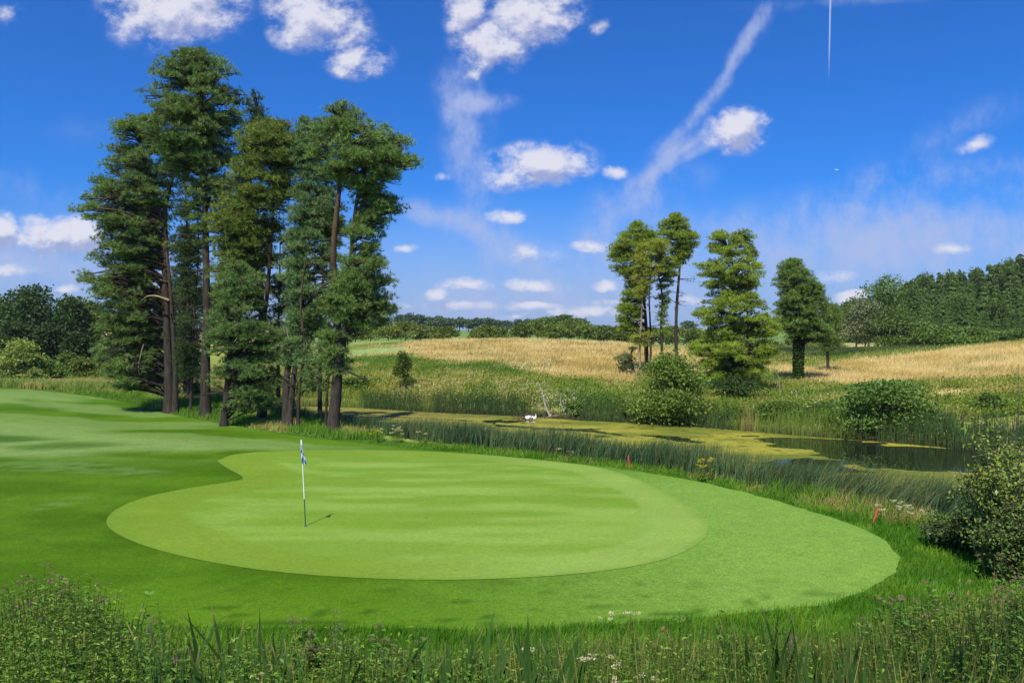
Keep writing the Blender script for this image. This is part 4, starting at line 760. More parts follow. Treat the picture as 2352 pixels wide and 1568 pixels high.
# ---------------------------------------------------------------- foreground bank
ENV = ([-100, 0, 40, 110, 190, 250, 300, 360, 420, 500, 620, 720, 800, 900, 960, 1040, 1150, 1300, 1450, 1560, 1700, 1850, 1980, 2060, 2150, 2230, 2300, 2352, 2500], [1420, 1395, 1340, 1312, 1335, 1375, 1420, 1425, 1440, 1455, 1440, 1448, 1436, 1445, 1465, 1475, 1465, 1465, 1455, 1462, 1455, 1460, 1435, 1392, 1375, 1380, 1320, 1290, 1280])
def ztop(x, y): return ZC-y*(np.interp(CX+x*F/y, *ENV)-HY)/F
UG = np.array(lin(118, 150, 46))*.78; UG2 = np.array(lin(90, 126, 38))*.7; UG3 = np.array(lin(150, 168, 66))*.8
def herb(leafm, stemm, base, h, col, leafL=.085, leafW=.022, pairs=12, tilt=None, sway=.08):
    """one upright stem with whorled lance-shaped leaves"""
    e = base+np.array([rng.normal()*sway*h, rng.normal()*sway*h, h]) if tilt is None else base+np.asarray(tilt)*h
    m = (base+e)/2+rng.normal(size=3)*.03*h; sp = smooth_path([base, m, e], 4)
    if stemm is not None: tube(stemm, sp, np.linspace(.0045, .002, len(sp)), 4, np.array(lin(96, 120, 48))*.6, cap=False)
    t = np.linspace(.15, 1, pairs*2)+rng.normal(size=pairs*2)*.02; t = np.clip(t, 0, 1); i = t*(len(sp)-1); k = np.clip(i.astype(int), 0, len(sp)-2); b = sp[k]+(sp[k+1]-sp[k])*(i-k)[:, None]
    a = np.arange(pairs*2)*2.4+rng.uniform(0, 6); dr = np.stack([np.cos(a), np.sin(a), .25+.5*t+rng.normal(size=len(a))*.2], 1)
    size = (1-.45*t)*(.7+.6*rng.random(len(a))); leaves(leafm, b, dr, leafL*size, leafW*size, jitter(col, len(a), .25, .1), .5)
    return sp
n = 9000; px = rng.uniform(-60, 2420, n); d = rng.uniform(4.2, 9.8, n)**1.0; x = (px-CX)*d/F; g = terrain(x, d); zt = ztop(x, d)-d*(14+30*sstep(1200, 1000, px)*sstep(260, 330, px))/F; clump = sstep(.35, .65, fbm(x/.9, d/.9, 3, 141)); iz = np.interp(px, [0, 300, 380, 720, 860, 980, 1120, 1180, 1340, 1450, 1680, 1900, 2100, 2352], [.0, .1, .6, .6, .3, .6, .6, .7, .7, .3, .5, .75, .5, .5])
mb = MB(); sm = MB(); straws = MB(); grass_zone = sstep(1250, 1400, px)*sstep(2050, 1960, px)
for i in range(n):
    h = min((zt[i]-g[i])*(.5+.34*rng.random()+.3*clump[i]), 1.35)
    if h < .2 or rng.random() < grass_zone[i]*.62 or (d[i] < 7.2 and rng.random() < iz[i]): continue
    col = mixc(UG2, UG, rng.random()) if rng.random() < .92 else UG3
    herb(mb, sm, np.array([x[i], d[i], g[i]-.05]), h, col*(.9+.2*rng.random()), .085, .024, 21)
tag(mb.build('undergrowth', M_LEAF), 'tangle of leafy green herbs on the bank in front', kind='stuff')
tag(sm.build('herb_stems', M_LEAF), 'thin brown stems of the bank herbs', kind='stuff')
# creeping low leaves so that soil hardly shows
n = 60000; d = rng.uniform(3, 11.3, n); px = rng.uniform(-100, 2450, n); x = (px-CX)*d/F; k = (sdf(LAWN, x, d) < -.35); x, d = x[k], d[k]; n = len(x); q = on_ground(x, d, .0); q[:, 2] += rng.random(n)**1.5*.3*np.clip((ztop(x, d)-q[:, 2]), .1, 1)
mb = MB(); leaves(mb, q, rdir(n)+np.array([0, 0, .7]), .055*(.6+.8*rng.random((n, 1))), .022, jitter(mixc(UG2, UG, rng.random(n)), n, .3), .4); tag(mb.build('ground_cover', M_LEAF), 'low creeping leaves over the bank', kind='stuff')
n = 26000; d = rng.uniform(3.2, 11.0, n); px = rng.uniform(-60, 2420, n); keep = rng.random(n) < np.where(d < 6.3, .4, 1)* np.interp(px, [0, 900, 1150, 1350, 2000, 2150, 2352], [.14, .14, .35, 1, 1, .6, .9]); d, px = d[keep], px[keep]; x = (px-CX)*d/F; k = sdf(LAWN, x, d) < -.4; x, d, px = x[k], d[k], px[k]; n = len(x)
g = terrain(x, d); h = np.clip(np.minimum(ztop(x, d)-g+.02, 1.2)*(.5+.62*rng.random(n)), .1, 1.3); c = mixc(np.array(lin(84, 124, 42))*.62, np.array(lin(150, 160, 72))*.68, rng.random(n)**2.4); b = rng.random(n) < np.interp(px, [0, 1200, 1900, 2150, 2300], [.12, .14, .14, .25, .4]); c[b] = jitter(STRAW*.8, b.sum(), .3); c = jitter(c, n, .3, .12)
mb = MB(); blades(mb, np.stack([x, d, g-.03], 1), h, .006+.006*rng.random(n), lean(n, .28, (.1, 0)), c*.8, c*1.1, 4); tag(mb.build('tall_grass', M_GRASS), 'tall green and yellowing grasses on the bank in front', kind='stuff')

# individual plants of the foreground ---------------------------------------------------
def root_at(px, d): x = (px-CX)*d/F; return np.array([x, d, gz(x, d)-.03])
def iris(px, tip, d, nl, label, col=np.array(lin(90, 128, 66))*.8):
    d = d*.84; b = root_at(px, d); root = thing('iris_plant', label, 'plant', b, 'sword leaved iris clumps on the front bank'); H = max(ZC-d*(tip-14-HY)/F-b[2], .4)
    for i in range(int(nl*2.2)):
        m = MB(); h = H*(1 if i == 0 else rng.uniform(.6, .98)); a = rng.uniform(-.5, .5); off = np.array([rng.normal()*.1, rng.normal()*.07, 0]); ln = np.array([rng.normal()*.14*h, rng.normal()*.06, 0])
        s = np.array([math.cos(a), math.sin(a), 0]); seg = 9; w = rng.uniform(.034, .052); V = []; C = []; fold = rng.random() < .12
        for k in range(seg+1):
            t = k/seg; tt = t if not fold or t < .72 else .72-(t-.72)*.6; p = off+np.array([0, 0, h*tt])+ln*t*t+(np.array([.1*np.sign(ln[0]), 0, 0])*(t-.72)*3*h if fold and t > .72 else 0); ww = w*(1-max(t-.55, 0)**1.6/.45**1.6)*.5+.0008; nrm = np.array([-s[1], s[0], 0])*.004*(1-t)
            V += [p-s*ww, p+nrm, p+s*ww]; cc = col*(.9+.25*t) if t < .93 or rng.random() < .6 else STRAW*.8; C += [cc, cc*.88, cc]
        f = [[3*k+j, 3*k+j+1, 3*k+j+4, 3*k+j+3] for k in range(seg) for j in (0, 1)]; cj = jitter(np.ones(3), 1, .2)[0]
        m.add(V, f, np.clip(np.array(C)*rng.uniform(.8, 1.2), 0, 1)); m.build('leaf', M_LEAF, root)
for px, tip, d, nl, lab in [(150, 1440, 6.2, 6, 'blue green iris leaves in front of the pink flowered bush'), (225, 1465, 5.6, 5, 'iris leaves low in the left foreground right of the bush'), (300, 1392, 7.2, 3, 'single tall dark iris blade right of the pink flowered bush'), (370, 1450, 6.4, 6, 'iris clump below the dark nettle spike'), (405, 1440, 5.6, 7, 'broad iris fan with a pale bent blade in the left foreground'), (450, 1470, 5.2, 6, 'iris clump beside the magenta willowherb in the left foreground'), (490, 1412, 6.8, 4, 'iris with a blade curving to the left in front of the dark lawn'),
                            (540, 1430, 6.6, 4, 'iris pair between the two tallest blades'), (602, 1392, 7.0, 6, 'tallest iris blade left of the flag line, standing dark against the lawn'), (660, 1445, 6.2, 6, 'iris clump below the flagstick'), (720, 1480, 5.4, 5, 'low iris clump right of the flagstick line'), (925, 1448, 6.4, 6, 'iris clump with one bent over tip, right of the willowherb'), (985, 1470, 6.0, 6, 'iris clump at the middle of the front bank'), (1030, 1440, 6.6, 7, 'dense iris clump near the centre of the front bank'), (1085, 1430, 6.4, 8, 'iris clump with one broad pale upright blade near the centre'),
                            (1235, 1425, 6.6, 9, 'largest iris clump, left of the cream meadowsweet'), (1255, 1450, 5.6, 7, 'iris clump in front of the largest one'), (1320, 1440, 6.4, 5, 'iris blades just left of the cream meadowsweet'), (1720, 1420, 6.6, 5, 'dark iris blades in the shaded grass right of centre'), (1795, 1400, 7.0, 4, 'slim upright iris right of the dark blades'), (1925, 1445, 5.8, 9, 'dark iris clump low in the right foreground'), (1880, 1462, 5.4, 6, 'iris left of the dark clump in the right foreground'), (2010, 1470, 5.2, 7, 'iris clump below the right pink flowered bush'), (2080, 1440, 5.8, 8, 'bright green iris clump in the right corner'), (2190, 1455, 5.4, 6, 'iris blades at the foot of the yellow grass on the right'), (2300, 1420, 5.6, 7, 'iris clump at the right edge of the photograph')]:
    iris(px, tip, d, nl, lab, np.array(lin(76, 114, 50))*.72*(.6 if 'dark' in lab else 1.0))
def umbel(m, p, r, col, n=60):
    dd = rdir(n)*np.array([1, 1, .45]); q = p+dd*r*rng.random((n, 1))**.4; leaves(m, q, rdir(n)+np.array([0, 0, .9]), r*.42, r*.34, jitter(col, n, .25, .1), .1)
PINK = np.array(lin(196, 148, 144))*.62; MAG = np.array(lin(196, 90, 190))*.75; DULL = np.array(lin(172, 140, 116))*.62; CREAM = np.array(lin(232, 220, 176))*.8
def flowering(kind, px, tip, d, ns, label, cat, group, flower, spread=.3, leaf=(.1, .026), col=UG, spike=False, fr=.025, pairs=13):
    b = root_at(px, d); root = thing(kind, label, cat, b, group); lm = MB(); H = max(ZC-d*(tip-HY)/F-b[2], .35)
    for i in range(ns):
        off = np.array([rng.normal()*spread, rng.normal()*spread*.7, 0]) if i else np.zeros(3); h = H*(1 if i == 0 else rng.uniform(.68, .97)); off[2] = gz(b[0]+off[0], b[1]+off[1])-b[2]-.03
        sm, fm = MB(), MB(); sp = herb(lm, sm, off, h, col, leaf[0], leaf[1], pairs, sway=.05); sm.build('stem', M_LEAF, root)
        if kind == 'hemp_agrimony' and i and rng.random() < .45: continue
        if spike:
            for j in range(9):
                p = sp[-1]+(sp[-3]-sp[-1])*rng.random()*1.2+rng.normal(size=3)*.03; umbel(fm, p, .02*rng.uniform(.7, 1.3), flower, 9)
        else:
            for j in range(3): umbel(fm, sp[-1]+rng.normal(size=3)*np.array([.04, .04, .015]), fr*rng.uniform(.7, 1.2), flower*rng.uniform(.8, 1.1), 45)
        fm.build('flower_head', M_FLOWER, root)
    lm.build('foliage', M_LEAF, root)
gA = 'hemp agrimony with dusty pink flower heads'
for px, tip, d, ns, lab, fl in [(55, 1345, 8.0, 7, 'pink flowered bush at the left edge of the front bank', DULL), (105, 1302, 8.4, 9, 'tallest dusty pink flowered bush on the left of the front bank', DULL), (150, 1318, 8.2, 8, 'bush with the brightest pink flat flower heads on the left', PINK), (205, 1345, 7.8, 7, 'pink flowered bush right of the tallest one', PINK), (245, 1378, 7.6, 4, 'smaller pink flowered stems at the right end of the left bush', PINK), (700, 1420, 8.0, 5, 'pink flowered plant below the flagstick', PINK), (880, 1432, 8.0, 5, 'pale pink flowered plant right of the flagstick at the lawn lip', PINK),
                              (2085, 1368, 8.2, 9, 'left stems of the pink flowered bush in the right foreground', PINK), (2140, 1345, 8.6, 9, 'pink flowered bush in the right foreground with deep pink heads', PINK), (2200, 1372, 8.2, 7, 'right side of the pink flowered bush by the yellow grass', PINK), (2310, 1270, 10.5, 8, 'faded pink flowered stems against the dark shrub at the right edge', DULL), (2345, 1330, 8.6, 7, 'pink flowered stems cut by the right edge of the photograph', PINK)]:
    flowering('hemp_agrimony', px, tip, d, int(ns*1.6), lab, 'plant', gA, fl, .17, (.14, .05), np.array(lin(104, 142, 46))*.72, pairs=30)
gWh = 'willowherb with magenta flowers'
for px, tip, d, ns, lab in [(100, 1380, 7.2, 3, 'magenta willowherb in front of the left pink bush'), (290, 1398, 8.0, 3, 'magenta willowherb right of the left pink bush'), (350, 1402, 8.2, 4, 'magenta willowherb beside the dark nettle spike'), (405, 1492, 5.4, 2, 'magenta willowherb low in the left foreground'), (635, 1478, 5.8, 3, 'magenta willowherb low in front, below the flagstick'), (770, 1400, 8.0, 4, 'tallest willowherb at the centre left of the front bank'), (680, 1412, 7.8, 3, 'willowherb left of the pink flowered plant under the flagstick'), (1830, 1425, 7.4, 3, 'lone willowherb with one violet flower in the right foreground')]:
    flowering('willowherb', px, tip, d, ns, lab, 'plant', gWh, MAG, .1, (.08, .018), UG*.95, True)
gN = 'seeding nettle spikes'
for px, tip, d, lab in [(385, 1382, 8.0, 'dark seeding nettle spike in front of the dark lawn at the left'), (1452, 1418, 7.6, 'grey green nettle spike, leftmost of the three right of centre'), (1503, 1422, 7.6, 'grey green nettle spike, middle of the three right of centre'), (1568, 1412, 7.6, 'grey green nettle spike, rightmost of the three right of centre')]:
    flowering('nettle', px, tip, d, 2, lab, 'plant', gN, np.array(lin(104, 100, 66))*.55, .04, (.05, .022), np.array(lin(74, 96, 50))*.6, True, pairs=20)
gMs = 'meadowsweet with cream flower heads'
for px, tip, d, ns, lab in [(1430, 1398, 8.2, 2, 'cream meadowsweet standing against the lawn right of centre'), (1235, 1478, 6.0, 2, 'cream flower head low at the centre of the front bank'), (1440, 1520, 5.0, 3, 'cream meadowsweet low in the foreground right of centre'), (1370, 1518, 5.0, 2, 'cream flowers at the bottom edge right of centre'), (2050, 1150, 20.6, 6, 'cream meadowsweet behind the leaning red stake'), (2085, 1160, 20.2, 7, 'cream meadowsweet between the leaning red stake and the dark shrub')]:
    flowering('meadowsweet', px, tip, d, ns, lab, 'plant', gMs, CREAM, .3 if d > 10 else .06, (.09, .03), UG, fr=.045 if d > 10 else .035)
gBk = 'flowering plants on the near bank of the pond'
for px, tip, d, ns, lab, fl, kd in [(1632, 1052, 26.0, 6, 'yellow ragwort in the reeds right of the upright red stake', np.array(lin(225, 200, 50))*.8, 'ragwort'), (868, 988, 35.0, 4, 'yellow flowers in the straw grass under the rightmost pine', np.array(lin(225, 200, 60))*.8, 'ragwort'), (905, 978, 35.5, 7, 'cream meadowsweet beside the rightmost pine', CREAM, 'meadowsweet'), (880, 985, 36.0, 5, 'cream meadowsweet left of its neighbour by the rightmost pine', CREAM, 'meadowsweet'), (960, 992, 35.0, 4, 'cream meadowsweet in the reeds beyond the rusty dock', CREAM, 'meadowsweet'), (1290, 1040, 31.0, 5, 'cream meadowsweet at the back edge of the green', CREAM, 'meadowsweet'),
                                (1000, 1000, 33.8, 7, 'rusty red dock at the back edge of the green', np.array(lin(140, 80, 46))*.7, 'dock'), (975, 1006, 34.0, 5, 'smaller rusty dock left of its neighbour', np.array(lin(140, 86, 50))*.7, 'dock')]:
    flowering(kd, px, tip, d, ns, lab, 'plant', gBk, fl, .3, (.14, .05), UG*.9, kd == 'dock', fr=.055)
# tall seeding grass tussocks in the right corner and at the left edge
for px, tip, d, nb, lab in [(2240, 1330, 8.4, 90, 'tussock of tall yellowing grass between the two pink flowered clumps on the right'), (2290, 1290, 8.0, 110, 'tallest yellowing grass tussock in the right corner'), (2335, 1345, 6.6, 110, 'yellowing grass tussock cut by the right edge'), (2190, 1400, 6.6, 80, 'low grass tussock in front of the right pink flowered clump'), (15, 1345, 7.4, 70, 'thin pale grass at the left edge of the front bank'), (1560, 1415, 7.2, 60, 'sparse grass tussock behind the nettle spikes'), (1490, 1400, 7.6, 50, 'dry grass stems beside the cream meadowsweet')]:
    b = root_at(px, d); H = ZC-d*(tip-HY)/F-b[2]; m = MB(); q = rng.normal(size=(nb, 3))*np.array([.16, .14, 0]); h = H*(.45+.55*rng.random(nb)); c = jitter(mixc(np.array(lin(120, 140, 54))*.68, np.array(lin(196, 172, 104))*.7, rng.random(nb)), nb, .25, .1)
    blades(m, q, h, .007, lean(nb, .3, (.25, 0)), c*.85, c*1.1, 4); hd = rng.random(nb) < .35; tips = q[hd]+np.array([0, 0, .86])*h[hd][:, None]+np.array([.07, .01, 0]); leaves(m, np.repeat(tips, 4, 0)+rng.normal(size=(hd.sum()*4, 3))*.02, rdir(hd.sum()*4)*.4+np.array([.3, 0, .9]), .06, .014, jitter(np.array(lin(180, 150, 104))*.68, hd.sum()*4), .2)
    o = m.build('grass_tussock', M_GRASS); o.location = b; tag(o, lab, 'grass tussock', 'tall grass tussocks on the front bank')
# shrub on the right and the thin sapling above it
def shrub(label, px, d, wpx, top, col, nst, nl, seed, leaf=.06, upright=.5, name='shrub', group=None, bark=np.array(lin(120, 112, 96))*.55):
    x = (px-CX)*d/F; z = gz(x, d); W = wpx*d/F; H = ZC-(top-HY)*d/F-z; root = thing(name, label, 'shrub', (x, d, z-.05), group); lm, sm = MB(), MB()
    for i in range(nst):
        a = rng.uniform(0, 6.28); r = rng.random()**.6*W/2; h = H*(1 if i == 0 else (1-.4*(r/(W/2))**1.5)*rng.uniform(.6, .98)); e = np.array([math.cos(a)*r, math.sin(a)*r*.8, h]); m = np.array([e[0]*.45, e[1]*.45, h*upright])+rng.normal(size=3)*.06
        sp = smooth_path([[rng.normal()*.12, rng.normal()*.12, 0], m, e], 6); tube(sm, sp, np.linspace(.022, .005, len(sp)), 5, bark, .1, cap=False)
        for j in range(7):
            t = rng.uniform(.25, 1); k = min(int(t*(len(sp)-1)), len(sp)-2); o = sp[k]; g = o+unit(rdir(1)[0]*np.array([1, 1, .5])+np.array([0, 0, .35]))*rng.uniform(.2, .5)*min(W, 2.2)*.42; tw = smooth_path([o, (o+g)/2+rng.normal(size=3)*.03, g], 3); tube(sm, tw, np.linspace(.008, .003, len(tw)), 4, bark*.9, cap=False)
            q = tw[rng.integers(0, len(tw), nl)]+rng.normal(size=(nl, 3))*.055; lc = jitter(np.asarray(col)*rng.uniform(.8, 1.2), nl, .3, .12); yl = rng.random(nl) < .012; lc[yl] = np.array(lin(190, 170, 50))*.7
            leaves(lm, q, rdir(nl)+np.array([0, 0, .2]), leaf*(.6+.8*rng.random((nl, 1))), leaf*.6, lc, .3)
    lm.build('foliage', M_LEAF, root); sm.build('stem', M_BARK, root)
SH = np.array(lin(128, 148, 60))*.85
shrub('tall open sapling with small olive leaves at the right edge', 2305, 16.0, 260, 880, SH, 54, 22, 1, .08, name='sapling')
shrub('thin pale stemmed sapling top rising above its neighbours at the right edge', 2328, 17.0, 90, 830, SH*1.1, 7, 5, 2, .06, .55, name='sapling')
shrub('dark low shrub at the right corner of the lawn', 2215, 17.6, 190, 1165, np.array(lin(92, 116, 52))*.75, 80, 28, 3, .075)
shrub('dark shrub filling the right edge behind the faded pink stems', 2330, 15.2, 170, 1110, np.array(lin(102, 126, 56))*.75, 70, 26, 4, .07)
# ---------------------------------------------------------------- golf things
def flagstick():
    x, y, z = HOLE; z = gz(x, y)+.016; b = np.array([x, y, z]); root = thing('flagstick', 'slender golf flagstick leaning slightly, blue and white chequered flag hanging limp', 'flagstick', b)
    top = P(692, 1009, y)-b; W_ = np.array((.8, .8, .79)); G_ = np.array(lin(16, 92, 78))*.75
    lo, hi = MB(), MB(); tube(lo, [top*t for t in np.linspace(-.05, .312, 8)], .0125, 12, G_); lo.build('lower_pole', M_PAINT, root)
    tube(hi, [top*t for t in np.linspace(.312, .985, 10)], .0115, 12, W_); tube(hi, [top*.985, top*1.0], [.02, .017], 12, W_*.9); hi.build('upper_pole', M_PAINT, root)
    cap = MB(); tube(cap, [top*1.0, top*1.008], [.014, .009], 10, (.03, .03, .035)); cap.build('cap', M_PAINT, root)
    cl = MB(); tube(cl, [top*t for t in (.93, .985)], .021, 12, W_); tube(cl, [top*t for t in (.735, .76)], .017, 12, np.array(lin(96, 110, 130))*.7); cl.build('flag_sleeve', M_PAINT, root)
    # cloth: 5 x 4 squares, hangs from the sleeve in three folds
    fl = MB(); nu, nv = 40, 32; u = np.linspace(0, 1, nu); v = np.linspace(0, 1, nv); U, Vv = np.meshgrid(u, v)
    hang = .16+.11*U; ang = np.pi*2*1.35*U
    X = -.022+.052*U+.034*np.sin(ang)*(.35+.65*Vv)+.062*U*Vv; Y = -.02+.03*np.cos(ang)*(.4+.6*Vv)-.02*U
    Z = top[2]*.965-(.40*Vv+.17*U**1.1-.03*np.sin(ang)*Vv); X = X+top[0]*(.965-.19*Vv)
    V3 = np.stack([X, Y+top[1]*.95, Z], -1).reshape(-1, 3); i = np.arange(nu*nv).reshape(nv, nu); f = np.stack([i[:-1, :-1], i[:-1, 1:], i[1:, 1:], i[1:, :-1]], -1).reshape(-1, 4)
    blue = np.array(lin(36, 86, 186)); white = np.array((.82, .82, .84))
    qi = ((np.arange(nu-1)+.5)/(nu-1)*4).astype(int); qj = ((np.arange(nv-1)+.5)/(nv-1)*4).astype(int); ch = (qi[None]+qj[:, None]) % 2
    fv = V3[f].reshape(-1, 3); fc = np.repeat(np.where(ch.ravel()[:, None] == 0, blue, white), 4, 0); fl.add(fv, np.arange(len(fv)).reshape(-1, 4), fc); fl.build('flag', foliage_mat('flag_cloth', .25, .6, .2, tgain=(1, 1, 1)), root)
    h = MB(); a = np.linspace(0, 2*np.pi, 28, endpoint=False); r0, r1 = .054, .060; ring = lambda r, zz: np.stack([np.cos(a)*r+x, np.sin(a)*r+y, np.full(28, zz)], 1)
    V = np.concatenate([ring(r1, z+.004), ring(r0, z+.004), ring(r0, z+.0015)]); k = np.arange(28); k2 = (k+1) % 28
    h.add(V[:56], np.stack([k, k2, 28+k2, 28+k], 1), (.75, .75, .72)); h.add(np.concatenate([ring(r0, z+.003)]), np.arange(28)[None], (.006, .006, .006)); tag(h.build('hole_cup', M_PAINT), 'round hole cup with a pale rim at the foot of the flagstick', 'golf hole')
flagstick()
RED = np.array(lin(226, 84, 84))*.75
for lab, base, topp, w in (('upright red hazard stake at the back edge of the apron', (1446, 1075), (1443, 1046), .026), ('red hazard stake leaning to the right at the pond side lip', (2004, 1206), (2017, 1167), .024)):
    x, y, z = G(*base); b = np.array([x, y, z]); t = P(*topp, y)-b; r = thing('hazard_stake', lab, 'marker stake', b, 'red hazard stakes beside the pond'); m = MB(); tube(m, [-t*.2, t*.5, t*.97], w, 10, RED); m.build('post', M_PAINT, r); c = MB(); tube(c, [t*.97, t], [w, w*.75], 10, RED*.8); c.build('chamfered_tip', M_PAINT, r)
WOODP = np.array(lin(150, 146, 128))*.6
for lab, base, topp, w in (('weathered grey post beside the trunk of the olive pine', (591, 974), (594, 938), .07), ('short weathered post between the twin trunks and the thin pine', (678, 985), (680, 966), .05)):
    x, y, z = G(*base); b = np.array([x, y, z]); t = P(*topp, y)-b; m = MB(); tube(m, [-t*.2, t*.5, t*.98, t], [w, w, w*.95, w*.7], 8, WOODP, .08); tag(m.build('wooden_post', M_DEADWOOD, origin=None), lab, 'post', 'weathered posts under the pines').location = b

# ---------------------------------------------------------------- fallen tree, driftwood, swans
dl = onplane([(1270, 960)], WATER)[0][1]; s = dl/F; DW = np.array(lin(186, 178, 164))*.8; DB = np.array(lin(128, 108, 82))*.6
b = P(1272, 961, dl); b[2] = WATER; root = thing('fallen_tree', 'pale fallen tree lying in the algae with two bare limbs sticking up', 'fallen tree', b)
m = MB(); tube(m, smooth_path([P(1234, 962, dl)-b+[0, 0, .02], P(1262, 958, dl)-b+[0, 0, .02], P(1290, 956, dl)-b+[0, 0, .05], P(1317, 953, dl)-b+[0, 0, .12]], 5), np.linspace(.05, .17, 16), 9, DB, .25); m.build('trunk', M_DEADWOOD, root)
for lb, path, r0, r1 in (('tallest bare limb', [(1267, 960), (1258, 945), (1252, 930), (1248, 908), (1243, 894), (1235, 877)], .09, .015), ('bare limb curving up from the right end', [(1302, 953), (1296, 943), (1290, 932), (1287, 918), (1289, 903)], .065, .012)):
    m = MB(); tube(m, smooth_path([P(a, c, dl)-b for a, c in path], 4), np.linspace(r0, r1, 4*(len(path)-1)+1), 7, DW, .2); tag(m.build('limb', M_DEADWOOD, root), lb)
for path, r0 in (([(1250, 921), (1246, 916), (1240, 911)], .035), ([(1254, 936), (1246, 936), (1238, 930), (1232, 924)], .03), ([(1313, 949), (1306, 943), (1298, 936)], .04), ([(1249, 961), (1250, 945)], .03), ([(1261, 960), (1257, 940)], .02), ([(1278, 956), (1275, 951)], .03)):
    m = MB(); tube(m, smooth_path([P(a, c, dl-.05)-b for a, c in path], 3), np.linspace(r0, .01, 3*(len(path)-1)+1) if len(path) > 2 else np.linspace(r0, .01, 6), 5, DW*.8, .2); m.build('twig', M_DEADWOOD, root)
ds = onplane([(1215, 964)], WATER)[0][1]
b = P(1204, 966, ds); b[2] = WATER; root = thing('driftwood', 'dark tangle of driftwood sticking out of the algae left of the swans', 'driftwood', b); m = MB()
for k in range(16):
    a = rng.uniform(0, 6.28); o = np.array([rng.normal()*.3, rng.normal()*.2, -.05]); e = o+np.array([math.cos(a)*.45, math.sin(a)*.2, rng.uniform(.1, .75)]); tube(m, smooth_path([o, (o+e)/2+rng.normal(size=3)*.08, e], 3), np.linspace(.045, .01, 7), 5, DB*rng.uniform(.5, 1.1), .2)
m.build('branches', M_DEADWOOD, root)
def swan(px, py, face, size, label, up):
    d = onplane([(px, 964)], WATER)[0][1]+.2; x = (px-CX)*d/F; root = thing('swan', label, 'swan', (x, d, WATER+.01), 'white swans at the driftwood'); root.rotation_euler = (0, 0, face); root.scale = (size,)*3; Wc = np.array((.86, .86, .85))
    m = MB(); prof = [(-.5, .0, .20, .02), (-.42, .06, .19, .07), (-.3, .13, .17, .15), (-.1, .2, .17, .2), (.12, .22, .17, .2), (.3, .19, .16, .17), (.4, .13, .18, .11)]
    # one continuous body with neck folded back over the breast and head at its end
    neck = [(.44, .10, .20, .085), (.46, .08, .28, .07), (.42, .075, .35, .06), (.34, .07, .385, .055), (.24, .065, .395, .055), (.15, .06, .40, .055), (.07, .055, .395, .045)] if not up else [(.45, .10, .24, .085), (.5, .08, .36, .065), (.49, .07, .48, .055), (.44, .06, .58, .05), (.42, .055, .65, .052), (.47, .06, .69, .06), (.54, .05, .68, .04)]
    P_, R_ = [], []
    ring = []; sides = 14; th = np.arange(sides)/sides*2*np.pi
    for cx, ry, cz, rz in [(p[0], p[1], p[2], p[3]) for p in prof]: ring.append(np.stack([np.full(sides, cx), np.cos(th)*max(ry, .015), cz+np.sin(th)*rz*.95], 1))
    nk = smooth_path([(n[0], 0, n[2]) for n in neck], 3); nr = np.interp(np.linspace(0, 1, len(nk)), np.linspace(0, 1, len(neck)), [n[3] for n in neck]); t = unit(np.gradient(nk, axis=0)); bb = np.array([0, 1., 0]); aa = np.cross(bb, t)
    for p, r, q in zip(nk, nr, aa): ring.append(p+r*(np.cos(th)[:, None]*bb+np.sin(th)[:, None]*(-q)))
    V = np.concatenate(ring); n = len(ring); i = np.arange(n-1)[:, None]*sides; j = np.arange(sides)[None]; k = (j+1) % sides; m.add(V, np.stack([i+j, i+k, i+sides+k, i+sides+j], -1).reshape(-1, 4), Wc); m.add(ring[-1], np.arange(sides)[None], Wc); m.build('body', M_FEATHER, root)
    for sgn in (-1, 1):
        w = MB(); ellipsoid(w, (-.12, sgn*.15, .26), (.36, .09, .15), Wc, 14, 9); w.build('wing', M_FEATHER, root)
    hd = nk[-1]; dr = unit(nk[-1]-nk[-2]); bk = MB(); tube(bk, [hd-dr*.01, hd+dr*.05, hd+dr*.1+np.array([0, 0, -.012])], [.03, .022, .01], 8, np.array(lin(210, 110, 40))*.8); bk.build('beak', M_PAINT, root)
swan(1216, 962, math.radians(205), .66, 'white swan with its head tucked back, nearest the driftwood', False)
swan(1227, 962, math.radians(-65), .56, 'smaller white swan sitting upright just right of the other swan', True)
# snags on the far bank
def snag(name, lab, path, r0, r1, col, grp='dead stubs on the far bank'):
    x, y, z = G(*path[0]); b = np.array([x, y, z]); m = MB(); pts = smooth_path([P(a, c, y)-b for a, c in path], 4); pts[0, 2] -= .1; tube(m, pts, np.linspace(r0, r1, len(pts)), 7, col, .25); o = tag(m.build(name, M_DEADWOOD), lab, 'dead branch', grp); o.location = b
snag('dead_stub', 'pale pointed stump left of the round willow bush', [(1445, 918), (1445, 908), (1447, 897)], .18, .04, DW*.9)
snag('dead_branch', 'thin dead stem standing right of the broadest pine', [(1791, 918), (1791, 890), (1788, 866), (1780, 852), (1772, 843)], .06, .02, DW*.6)
snag('dead_branch', 'short pale stub leaning right below the lone pine', [(1803, 916), (1808, 908), (1813, 902)], .07, .03, DW*1.15)
snag('dead_branch', 'pale curved dead stick below the lone pine', [(1827, 922), (1830, 908), (1829, 900), (1825, 893)], .06, .02, DW*1.1)
snag('dead_branch', 'dark forked stick leaning in the water under the wide willow bush', [(2003, 1000), (1990, 985), (1985, 978)], .03, .02, DB*.5)

